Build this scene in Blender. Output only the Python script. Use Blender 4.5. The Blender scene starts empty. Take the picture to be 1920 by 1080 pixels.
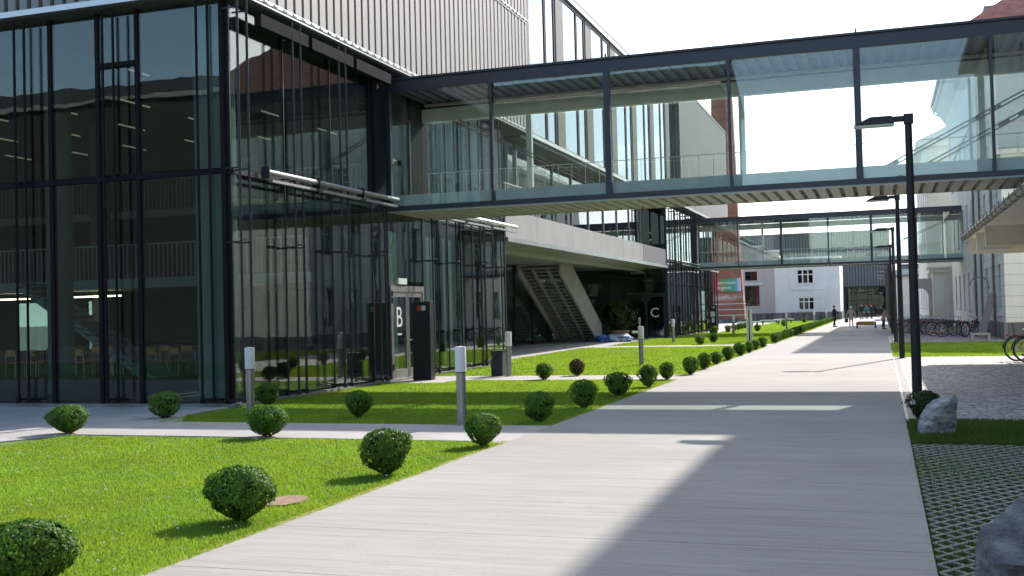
import bpy, bmesh, math, random
import numpy as np
from mathutils import Vector, Matrix
random.seed(7)
SC = bpy.context.scene
COL = SC.collection
R = math.radians

# ---------------------------------------------------------------- camera
cam_data = bpy.data.cameras.new("camera")
cam = bpy.data.objects.new("camera", cam_data)
COL.objects.link(cam)
cam_data.sensor_width = 36.0
cam_data.lens = 2070.2 / 1920 * 36
cam_data.clip_start = 0.1
cam_data.clip_end = 3000
def cam_matrix(yaw, pitch, roll, loc):
    r = Vector((math.cos(yaw), math.sin(yaw), 0)); f = Vector((-math.sin(yaw), math.cos(yaw), 0)); u = Vector((0, 0, 1))
    f2 = f * math.cos(pitch) + u * math.sin(pitch); u2 = u * math.cos(pitch) - f * math.sin(pitch)
    r3 = r * math.cos(roll) + u2 * math.sin(roll); u3 = u2 * math.cos(roll) - r * math.sin(roll)
    m = Matrix((r3, u3, -f2)).transposed().to_4x4(); m.translation = loc
    return m
cam.matrix_world = cam_matrix(0.32265, 0.023183, -0.025065, Vector((0, 0, 1.7)))
SC.camera = cam

# ---------------------------------------------------------------- sun, sky, exposure
SHX, SHY = -0.43, -1.43                      # shadow displacement per metre of height
SUN_EL = math.atan(1 / math.hypot(SHX, SHY))
SUN_AZ = math.atan2(-SHX, -SHY)              # from +Y towards +X
sun_d = bpy.data.lights.new("sun", 'SUN')
sun_d.energy = 3.35
sun_d.angle = R(0.53)
sun_d.color = (1.0, 0.945, 0.885)
sun = bpy.data.objects.new("sun", sun_d); COL.objects.link(sun)
sun.location = (20, 60, 60)
sun.rotation_euler = Vector((SHX, SHY, -1)).to_track_quat('-Z', 'Y').to_euler()
W = bpy.data.worlds.new("World"); SC.world = W
W.use_nodes = True
nt = W.node_tree; nt.nodes.clear()
out = nt.nodes.new('ShaderNodeOutputWorld'); bg = nt.nodes.new('ShaderNodeBackground')
sky = nt.nodes.new('ShaderNodeTexSky'); sky.sky_type = 'NISHITA'; sky.sun_disc = False
sky.sun_elevation = SUN_EL; sky.sun_rotation = SUN_AZ; sky.dust_density = 1.6; sky.air_density = 1.0
bg.inputs['Strength'].default_value = 0.15
tc = nt.nodes.new('ShaderNodeTexCoord'); mp = nt.nodes.new('ShaderNodeMapping'); mp.inputs['Scale'].default_value = (1.0, 1.0, 2.2)
nz = nt.nodes.new('ShaderNodeTexNoise'); nz.inputs['Scale'].default_value = 2.6; nz.inputs['Detail'].default_value = 7; nz.inputs['Roughness'].default_value = 0.55
rp = nt.nodes.new('ShaderNodeValToRGB'); rp.color_ramp.elements[0].position = 0.50; rp.color_ramp.elements[1].position = 0.64
mx = nt.nodes.new('ShaderNodeMix'); mx.data_type = 'RGBA'
mx.inputs[7].default_value = (8.6, 8.8, 9.2, 1)
nt.links.new(tc.outputs['Generated'], mp.inputs['Vector']); nt.links.new(mp.outputs[0], nz.inputs['Vector'])
sep = nt.nodes.new('ShaderNodeSeparateXYZ'); nt.links.new(tc.outputs['Generated'], sep.inputs[0])
m1 = nt.nodes.new('ShaderNodeMath'); m1.operation = 'MULTIPLY_ADD'; m1.inputs[1].default_value = 0.28; nt.links.new(sep.outputs[1], m1.inputs[0]); nt.links.new(nz.outputs['Fac'], m1.inputs[2])
m2 = nt.nodes.new('ShaderNodeMath'); m2.operation = 'MULTIPLY_ADD'; m2.inputs[1].default_value = -0.52; nt.links.new(sep.outputs[2], m2.inputs[0]); nt.links.new(m1.outputs[0], m2.inputs[2])
nt.links.new(m2.outputs[0], rp.inputs['Fac']); nt.links.new(rp.outputs[0], mx.inputs[0])
nt.links.new(sky.outputs[0], mx.inputs[6]); nt.links.new(mx.outputs[2], bg.inputs['Color']); nt.links.new(bg.outputs[0], out.inputs[0])
SC.view_settings.view_transform = 'Standard'; SC.view_settings.look = 'None'
SC.view_settings.exposure = 1.05; SC.view_settings.gamma = 1.0
SC.cycles.transparent_max_bounces = 40
SC.cycles.max_bounces = 10
SC.cycles.diffuse_bounces = 4
SC.cycles.caustics_reflective = False; SC.cycles.caustics_refractive = False
SC.cycles.use_denoising = True
SC.cycles.denoising_prefilter = 'ACCURATE'
SC.cycles.sample_clamp_indirect = 6

# ---------------------------------------------------------------- materials
def nodes_of(name):
    m = bpy.data.materials.new(name); m.use_nodes = True
    n = m.node_tree.nodes; return m, m.node_tree, n, n['Principled BSDF']
def lnk(t, a, b): t.links.new(a, b)
def rgba(c): return (c[0], c[1], c[2], 1)
def coords(t, scale=(1, 1, 1), kind='Object'):
    a = t.nodes.new('ShaderNodeTexCoord'); b = t.nodes.new('ShaderNodeMapping'); b.inputs['Scale'].default_value = scale
    lnk(t, a.outputs[kind], b.inputs['Vector']); return b.outputs[0]
def noise(t, vec, scale, detail=4, rough=0.55):
    z = t.nodes.new('ShaderNodeTexNoise'); z.inputs['Scale'].default_value = scale
    z.inputs['Detail'].default_value = detail; z.inputs['Roughness'].default_value = rough
    lnk(t, vec, z.inputs['Vector']); return z.outputs['Fac']
def ramp(t, fac, c0, c1, p0=0.0, p1=1.0):
    r = t.nodes.new('ShaderNodeValToRGB'); e = r.color_ramp.elements
    e[0].position = p0; e[1].position = p1; e[0].color = rgba(c0); e[1].color = rgba(c1)
    lnk(t, fac, r.inputs['Fac']); return r.outputs[0]
def mixc(t, fac, a, b, mode='MIX'):
    m = t.nodes.new('ShaderNodeMix'); m.data_type = 'RGBA'; m.blend_type = mode
    if isinstance(fac, (int, float)): m.inputs[0].default_value = fac
    else: lnk(t, fac, m.inputs[0])
    for i, s in ((6, a), (7, b)):
        if isinstance(s, tuple): m.inputs[i].default_value = rgba(s)
        else: lnk(t, s, m.inputs[i])
    return m.outputs[2]
def bump(t, p, h, strength=0.3, dist=0.01):
    b = t.nodes.new('ShaderNodeBump'); b.inputs['Strength'].default_value = strength; b.inputs['Distance'].default_value = dist
    lnk(t, h, b.inputs['Height']); lnk(t, b.outputs[0], p.inputs['Normal'])
def math_n(t, op, a, b=None):
    m = t.nodes.new('ShaderNodeMath'); m.operation = op
    for i, s in enumerate((a, b)):
        if s is None: continue
        if isinstance(s, (int, float)): m.inputs[i].default_value = s
        else: lnk(t, s, m.inputs[i])
    return m.outputs[0]
def plain(name, c, rough=0.6, metal=0.0, var=0.18, scale=3.0, bs=0.0, bscale=60):
    m, t, n, p = nodes_of(name)
    v = coords(t)
    f = noise(t, v, scale, 5)
    col = ramp(t, f, tuple(x * (1 - var) for x in c), tuple(min(1, x * (1 + var)) for x in c), 0.3, 0.7)
    lnk(t, col, p.inputs['Base Color'])
    p.inputs['Roughness'].default_value = rough; p.inputs['Metallic'].default_value = metal
    rr = math_n(t, 'MULTIPLY_ADD', f, 0.2); rr.node.inputs[2].default_value = rough - 0.1
    lnk(t, rr, p.inputs['Roughness'])
    if bs: bump(t, p, noise(t, v, bscale, 3), bs, 0.01)
    return m
def glass(name, tint, refl=0.05, wave=0.02, gcol=(0.93, 0.97, 0.96)):
    m, t, n, p = nodes_of(name); n.remove(p)
    o = n['Material Output']
    tr = n.new('ShaderNodeBsdfTransparent'); tr.inputs[0].default_value = rgba(tint)
    gl = n.new('ShaderNodeBsdfGlossy'); gl.inputs['Roughness'].default_value = 0.0; gl.inputs[0].default_value = rgba(gcol)
    lw = n.new('ShaderNodeLayerWeight'); lw.inputs['Blend'].default_value = 0.5
    f = math_n(t, 'POWER', lw.outputs['Facing'], 4.2)
    g = math_n(t, 'MULTIPLY_ADD', f, 0.85); g.node.inputs[2].default_value = refl
    mx = n.new('ShaderNodeMixShader')
    lnk(t, g, mx.inputs[0]); lnk(t, tr.outputs[0], mx.inputs[1]); lnk(t, gl.outputs[0], mx.inputs[2])
    if wave:
        b = n.new('ShaderNodeBump'); b.inputs['Strength'].default_value = wave; b.inputs['Distance'].default_value = 0.05
        lnk(t, noise(t, coords(t), 1.3, 1), b.inputs['Height']); lnk(t, b.outputs[0], gl.inputs['Normal'])
    lnk(t, mx.outputs[0], o.inputs[0])
    return m
def emit(name, c, s):
    m, t, n, p = nodes_of(name)
    p.inputs['Base Color'].default_value = rgba(c); p.inputs['Emission Color'].default_value = rgba(c); p.inputs['Emission Strength'].default_value = s
    return m

M = {}
def m_path():
    m, t, n, p = nodes_of('brushed_concrete')
    v = coords(t)
    a = noise(t, coords(t, (0.35, 9, 1)), 1.6, 6, 0.65)
    s2 = noise(t, coords(t, (0.7, 48, 1)), 1.0, 6, 0.72)
    grit = noise(t, v, 38, 4, 0.7)
    big = noise(t, v, 0.35, 4)
    fine = noise(t, v, 150, 2)
    col = ramp(t, big, (0.36, 0.345, 0.312), (0.45, 0.43, 0.386), 0.3, 0.7)
    col = mixc(t, ramp(t, a, (0, 0, 0), (0.8, 0.8, 0.8), 0.38, 0.62), mixc(t, 1.0, col, (0.83, 0.82, 0.81), 'MULTIPLY'), col)
    col = mixc(t, ramp(t, grit, (0, 0, 0), (0.8, 0.8, 0.8), 0.55, 0.70), col, mixc(t, 1.0, col, (0.66, 0.65, 0.64), 'MULTIPLY'))
    st = ramp(t, s2, (1, 1, 1), (0, 0, 0), 0.33, 0.43)
    st = math_n(t, 'MULTIPLY', st, ramp(t, noise(t, coords(t, (1.1, 2.2, 1)), 1.5, 4), (0, 0, 0), (1, 1, 1), 0.36, 0.56))
    col = mixc(t, st, col, mixc(t, 1.0, col, (0.38, 0.37, 0.36), 'MULTIPLY'))
    # pour joints across the path, drawn by the trowel every 1.45 m
    sx = n.new('ShaderNodeSeparateXYZ'); lnk(t, v, sx.inputs[0])
    yy = math_n(t, 'MULTIPLY_ADD', noise(t, coords(t, (1.2, 0.4, 1)), 1.0, 3), 0.05); lnk(t, sx.outputs[1], yy.node.inputs[2])
    fr = math_n(t, 'FRACT', math_n(t, 'DIVIDE', yy, 1.47))
    jl = math_n(t, 'LESS_THAN', math_n(t, 'ABSOLUTE', math_n(t, 'SUBTRACT', fr, 0.5)), 0.0055)
    jl = math_n(t, 'MULTIPLY', jl, ramp(t, noise(t, coords(t, (2, 0.3, 1)), 2.0, 4), (0.25, 0.25, 0.25), (0.95, 0.95, 0.95), 0.3, 0.55))
    col = mixc(t, jl, col, (0.14, 0.14, 0.135))
    col = mixc(t, 0.28, col, ramp(t, fine, (0.1, 0.1, 0.1), (0.9, 0.9, 0.9), 0.3, 0.7), 'OVERLAY')
    blot = noise(t, v, 2.7, 6, 0.7)
    col = mixc(t, ramp(t, blot, (0, 0, 0), (0.5, 0.5, 0.5), 0.56, 0.72), col, mixc(t, 1.0, col, (0.80, 0.79, 0.77), 'MULTIPLY'))
    lnk(t, col, p.inputs['Base Color']); p.inputs['Roughness'].default_value = 0.85
    hh = math_n(t, 'ADD', s2, math_n(t, 'MULTIPLY', fine, 0.4))
    bump(t, p, hh, 0.35, 0.006)
    return m
M['path'] = m_path()
M['path2'] = plain('smooth_concrete', (0.42, 0.395, 0.37), 0.85, var=0.12, scale=1.2, bs=0.2, bscale=90)
M['edge'] = plain('dry_grass_edge', (0.33, 0.27, 0.10), 0.9, var=0.4, scale=14)
M['plinth'] = plain('plinth_metal', (0.25, 0.25, 0.25), 0.5)
def m_cobble(name, c, sc, joint=(0.07, 0.065, 0.06)):
    m, t, n, p = nodes_of(name)
    v = coords(t, (1, 1, 0.05))
    vo = n.new('ShaderNodeTexVoronoi'); vo.feature = 'DISTANCE_TO_EDGE'; vo.inputs['Scale'].default_value = sc; lnk(t, v, vo.inputs['Vector'])
    vc = n.new('ShaderNodeTexVoronoi'); vc.inputs['Scale'].default_value = sc; lnk(t, v, vc.inputs['Vector'])
    sp = n.new('ShaderNodeSeparateColor'); lnk(t, vc.outputs['Color'], sp.inputs[0])
    col = ramp(t, sp.outputs[0], tuple(x * 0.72 for x in c), tuple(x * 1.25 for x in c))
    col = mixc(t, ramp(t, vo.outputs['Distance'], (1, 1, 1), (0, 0, 0), 0.02, 0.09), col, joint)
    lnk(t, col, p.inputs['Base Color']); p.inputs['Roughness'].default_value = 0.75
    bump(t, p, ramp(t, vo.outputs['Distance'], (0, 0, 0), (1, 1, 1), 0.0, 0.25), 0.7, 0.02)
    return m
M['cobble'] = m_cobble('cobblestone', (0.46, 0.43, 0.40), 6.0, (0.11, 0.105, 0.095))
M['gravel'] = m_cobble('pale_gravel', (0.36, 0.34, 0.31), 30)
M['ground'] = plain('dusty_ground', (0.36, 0.34, 0.31), 0.9, var=0.2, scale=0.3, bs=0.3)
M['soil'] = plain('lawn_soil', (0.10, 0.17, 0.025), 0.95, var=0.35, scale=2.0, bs=0.5)
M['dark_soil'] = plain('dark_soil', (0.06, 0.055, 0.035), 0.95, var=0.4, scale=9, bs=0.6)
M['paver'] = plain('paver_concrete', (0.25, 0.26, 0.22), 0.85, var=0.2, scale=4, bs=0.3)
M['brownplate'] = plain('bare_clay', (0.30, 0.19, 0.13), 0.9, var=0.4, scale=14, bs=0.6, bscale=80)

def m_leaf(name, dark, light, trans, tcol, rough=0.5, spec=0.3, tone=(1.25, 0.98, 0.6)):
    m, t, n, p = nodes_of(name)
    at = n.new('ShaderNodeAttribute'); at.attribute_name = 'var'
    oi = n.new('ShaderNodeObjectInfo')
    vr = n.new('ShaderNodeMix'); vr.data_type = 'FLOAT'; vr.inputs[0].default_value = 0.18
    lnk(t, at.outputs['Fac'], vr.inputs[2]); lnk(t, oi.outputs['Random'], vr.inputs[3])
    patch = noise(t, coords(t), 0.9, 4)
    col = ramp(t, vr.outputs[0], dark, light)
    col = mixc(t, ramp(t, patch, (0, 0, 0), (0.55, 0.55, 0.55), 0.4, 0.7), col, mixc(t, 1.0, col, tone, 'MULTIPLY'))
    lnk(t, col, p.inputs['Base Color']); p.inputs['Roughness'].default_value = rough
    p.inputs['Specular IOR Level'].default_value = spec
    tl = n.new('ShaderNodeBsdfTranslucent'); lnk(t, mixc(t, 1.0, col, tcol, 'MULTIPLY'), tl.inputs[0])
    mx = n.new('ShaderNodeMixShader'); mx.inputs[0].default_value = trans
    lnk(t, p.outputs[0], mx.inputs[1]); lnk(t, tl.outputs[0], mx.inputs[2]); lnk(t, mx.outputs[0], n['Material Output'].inputs[0])
    return m
M['grass'] = m_leaf('grass_blades', (0.125, 0.225, 0.024), (0.32, 0.48, 0.072), 0.5, (1.2, 1.2, 0.7))
M['grass_dark'] = m_leaf('grass_painted_shade', (0.045, 0.095, 0.016), (0.12, 0.20, 0.04), 0.35, (1.2, 1.2, 0.7))  # darker copy of the lawn grass, shade put into its colour
M['glint'] = plain('clover_bloom', (0.75, 0.75, 0.70), 0.7)
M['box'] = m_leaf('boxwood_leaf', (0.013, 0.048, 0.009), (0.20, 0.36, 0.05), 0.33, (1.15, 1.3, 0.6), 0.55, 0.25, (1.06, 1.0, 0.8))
M['yew'] = m_leaf('dark_evergreen_leaf', (0.010, 0.026, 0.008), (0.045, 0.085, 0.02), 0.12, (1.2, 1.3, 0.5), 0.5, 0.2)
M['box_brown'] = m_leaf('boxwood_leaf_bronze', (0.03, 0.035, 0.010), (0.12, 0.10, 0.03), 0.22, (1.2, 1.2, 0.5), 0.45, 0.4)
M['twig'] = plain('twig_bark', (0.07, 0.05, 0.03), 0.9, var=0.3, scale=20)
M['shrub_core'] = plain('shrub_core', (0.012, 0.02, 0.006), 0.95, var=0.3, scale=20)

M['clad'] = plain('grey_cladding', (0.33, 0.32, 0.305), 0.6, 0.1, var=0.08, scale=0.8, bs=0.03, bscale=5)
M['clad_dark'] = plain('weathered_cladding', (0.15, 0.165, 0.17), 0.5, 0.2, var=0.12, scale=0.6)
M['matte_dark'] = plain('matte_dark', (0.022, 0.022, 0.024), 0.95, var=0.1)
M['matte_dark'].node_tree.nodes['Principled BSDF'].inputs['Specular IOR Level'].default_value = 0.1
M['hall'] = plain('hall_wall', (0.022, 0.027, 0.025), 0.9)
M['steel'] = plain('dark_steel', (0.028, 0.026, 0.030), 0.42, 0.3, var=0.2, scale=2)
M['steel_blue'] = plain('bridge_steel', (0.06, 0.065, 0.078), 0.38, 0.3, var=0.15, scale=1.5)
M['alu'] = plain('aluminium', (0.62, 0.62, 0.61), 0.32, 0.85, var=0.08, scale=6)
M['doorframe'] = plain('door_aluminium', (0.27, 0.255, 0.255), 0.4, 0.5, var=0.08)
M['galv'] = plain('galvanised_sheet', (0.46, 0.45, 0.41), 0.5, 0.35, var=0.12, scale=2)
M['sheet_dark'] = plain('soffit_gap_shade', (0.10, 0.10, 0.09), 0.7)
M['frame_grey'] = plain('grey_green_frame', (0.68, 0.74, 0.70), 0.5, 0.0, var=0.08)
M['concrete'] = plain('fair_faced_concrete', (0.33, 0.325, 0.315), 0.8, var=0.12, scale=0.9, bs=0.12, bscale=40)
M['concrete_dark'] = plain('dark_grey_panel', (0.17, 0.17, 0.18), 0.7, var=0.1)  # the parapet end panel's own darker grey
M['pier'] = plain('grey_brown_pier', (0.20, 0.19, 0.175), 0.75, var=0.12, scale=0.9)
M['col_conc'] = plain('column_concrete', (0.17, 0.20, 0.185), 0.8, var=0.1, scale=1.5, bs=0.1)
M['interior'] = plain('interior_dark', (0.055, 0.055, 0.05), 0.8, var=0.25, scale=0.7)
M['stair'] = plain('stair_concrete', (0.36, 0.35, 0.325), 0.8, var=0.12, scale=0.9, bs=0.12, bscale=40)
M['gallery'] = plain('gallery_grey', (0.27, 0.30, 0.285), 0.8, var=0.15, scale=0.7)
M['interior_mid'] = plain('interior_grey', (0.10, 0.11, 0.10), 0.8, var=0.2, scale=0.7)
M['wood'] = plain('beech_wood', (0.62, 0.27, 0.07), 0.45, var=0.2, scale=6)
M['blackplastic'] = plain('black_panel', (0.012, 0.012, 0.014), 0.35, var=0.2)
M['rubber'] = plain('tyre_rubber', (0.018, 0.018, 0.018), 0.8)
M['red'] = plain('red_plastic', (0.55, 0.03, 0.02), 0.35)
M['orange'] = plain('orange_plastic', (0.75, 0.24, 0.02), 0.35)
M['white'] = plain('white_paint', (0.78, 0.78, 0.76), 0.5, var=0.05)
M['lamphead'] = plain('opal_diffuser', (0.80, 0.77, 0.78), 0.45, var=0.03)
M['bollard'] = plain('brushed_bollard', (0.36, 0.345, 0.34), 0.38, 0.75, var=0.08, scale=8)
M['letter'] = plain('letter_film', (0.72, 0.75, 0.72), 0.6, var=0.03)
M['glass'] = glass('facade_glass', (0.80, 0.88, 0.84), 0.055, 0.03)
M['glass_dark'] = glass('facade_glass_dark', (0.42, 0.50, 0.47), 0.06)
M['glass_bridge'] = glass('bridge_glass', (0.93, 0.962, 0.948), 0.065, 0.01)
M['glass_mirror'] = glass('upper_window_glass', (0.25, 0.30, 0.32), 0.22, 0.01, (0.78, 0.90, 1.0))
M['curtain'] = plain('pale_curtain', (0.42, 0.50, 0.46), 0.8, var=0.1)
M['ceiling'] = plain('blue_grey_sheet', (0.12, 0.16, 0.20), 0.5, 0.1)
M['awning'] = plain('awning_case', (0.30, 0.30, 0.30), 0.6, 0.4)
M['bin'] = plain('bin_grey', (0.04, 0.042, 0.045), 0.8)
M['soffit_sheet'] = plain('soffit_sheet', (0.36, 0.365, 0.345), 0.6, 0.1, var=0.12, scale=2)
M['strip_warm'] = emit('warm_strip_light', (1.0, 0.80, 0.50), 5.0)
M['strip'] = emit('strip_light', (1.0, 0.88, 0.68), 0.09)

def m_render(name, c, groove=0.0, groovec=0.6):
    m, t, n, p = nodes_of(name)
    v = coords(t)
    col = ramp(t, noise(t, v, 0.6, 5), tuple(x * 0.93 for x in c), tuple(min(1, x * 1.05) for x in c), 0.3, 0.7)
    col = mixc(t, ramp(t, noise(t, coords(t, (2.5, 2.5, 0.25)), 1.0, 5), (0, 0, 0), (0.35, 0.35, 0.35), 0.52, 0.75), col, mixc(t, 1.0, col, (0.82, 0.81, 0.79), 'MULTIPLY'))
    if groove:
        s = n.new('ShaderNodeSeparateXYZ'); lnk(t, v, s.inputs[0])
        fr = math_n(t, 'FRACT', math_n(t, 'DIVIDE', s.outputs[2], groove))
        g = math_n(t, 'LESS_THAN', fr, 0.05)
        col = mixc(t, g, col, mixc(t, 1.0, col, (groovec, groovec, groovec), 'MULTIPLY'))
        bump(t, p, math_n(t, 'SUBTRACT', 1.0, g), 0.6, 0.03)
    lnk(t, col, p.inputs['Base Color']); p.inputs['Roughness'].default_value = 0.85
    return m
M['cream'] = m_render('cream_render', (0.86, 0.83, 0.73))
M['cream_rust'] = m_render('cream_rusticated_render', (0.86, 0.835, 0.745), 0.48)
M['whitewall'] = m_render('white_render', (0.86, 0.85, 0.84))
M['pinkwall'] = m_render('pinkish_render', (0.62, 0.53, 0.49))
M['stone'] = m_cobble('plinth_stone', (0.20, 0.19, 0.185), 2.2, (0.09, 0.085, 0.08))
def m_brick():
    m, t, n, p = nodes_of('red_brick')
    v = coords(t)
    sx = n.new('ShaderNodeSeparateXYZ'); lnk(t, v, sx.inputs[0])
    cmb = n.new('ShaderNodeCombineXYZ'); lnk(t, math_n(t, 'ADD', sx.outputs[0], sx.outputs[1]), cmb.inputs[0]); lnk(t, sx.outputs[2], cmb.inputs[1])
    b = n.new('ShaderNodeTexBrick'); b.inputs['Scale'].default_value = 2.2; b.inputs['Mortar Size'].default_value = 0.012
    b.inputs['Color1'].default_value = (0.36, 0.12, 0.075, 1); b.inputs['Color2'].default_value = (0.27, 0.09, 0.06, 1); b.inputs['Mortar'].default_value = (0.30, 0.24, 0.20, 1)
    lnk(t, cmb.outputs[0], b.inputs['Vector'])
    col = mixc(t, 0.5, b.outputs[0], ramp(t, noise(t, v, 0.8, 5), (0.22, 0.09, 0.07), (0.44, 0.17, 0.11), 0.3, 0.7))
    # pale lime bloom washed down from the banner
    zz = math_n(t, 'SUBTRACT', 1.0, math_n(t, 'ABSOLUTE', math_n(t, 'SUBTRACT', sx.outputs[2], 2.95)))
    wash = math_n(t, 'MULTIPLY', ramp(t, zz, (0, 0, 0), (1, 1, 1), 0.45, 0.95), ramp(t, noise(t, v, 1.4, 6, 0.7), (0, 0, 0), (0.9, 0.9, 0.9), 0.42, 0.6))
    col = mixc(t, wash, col, (0.55, 0.47, 0.42))
    lnk(t, col, p.inputs['Base Color']); p.inputs['Roughness'].default_value = 0.9
    return m
M['brick'] = m_brick()
def m_tiles():
    m, t, n, p = nodes_of('red_roof_tiles')
    v = coords(t)
    w = n.new('ShaderNodeTexWave'); w.bands_direction = 'Z'; w.inputs['Scale'].default_value = 1.6; w.inputs['Distortion'].default_value = 0.4; lnk(t, v, w.inputs['Vector'])
    w2 = n.new('ShaderNodeTexWave'); w2.bands_direction = 'DIAGONAL'; w2.inputs['Scale'].default_value = 1.4; lnk(t, v, w2.inputs['Vector'])
    h = math_n(t, 'ADD', w.outputs['Fac'], math_n(t, 'MULTIPLY', w2.outputs['Fac'], 0.5))
    col = ramp(t, noise(t, v, 1.8, 6), (0.30, 0.10, 0.07), (0.50, 0.22, 0.15), 0.3, 0.7)
    lnk(t, col, p.inputs['Base Color']); p.inputs['Roughness'].default_value = 0.8
    bump(t, p, h, 0.6, 0.05)
    return m
M['tiles'] = m_tiles()
def m_rock(k=1.0):
    m, t, n, p = nodes_of('quarry_stone')
    v = coords(t)
    a = noise(t, coords(t, (4, 4, 11)), 1.2, 8, 0.65)
    col = ramp(t, a, (0.13 * k, 0.13 * k, 0.135 * k), (0.60 * k, 0.585 * k, 0.56 * k), 0.34, 0.62)
    col = mixc(t, ramp(t, noise(t, v, 4, 6), (0, 0, 0), (0.8, 0.8, 0.8), 0.55, 0.68), col, (0.16, 0.15, 0.14))
    lnk(t, col, p.inputs['Base Color']); p.inputs['Roughness'].default_value = 0.8
    bump(t, p, math_n(t, 'ADD', a, noise(t, v, 22, 6)), 1.0, 0.05)
    return m
M['rock'] = m_rock(); M['rock_dark'] = m_rock(0.58)
M['darkwin'] = glass('old_window_glass', (0.10, 0.12, 0.13), 0.06, 0.03)
M['shutter'] = plain('grey_window_frame', (0.50, 0.50, 0.47), 0.6)
M['zinc'] = plain('zinc_gutter', (0.25, 0.25, 0.23), 0.45, 0.6, var=0.25, scale=5)
M['skin'] = plain('skin', (0.52, 0.33, 0.25), 0.6, var=0.05)
def cloth(name, c): return plain(name, c, 0.85, var=0.15, scale=14, bs=0.2, bscale=40)

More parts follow.
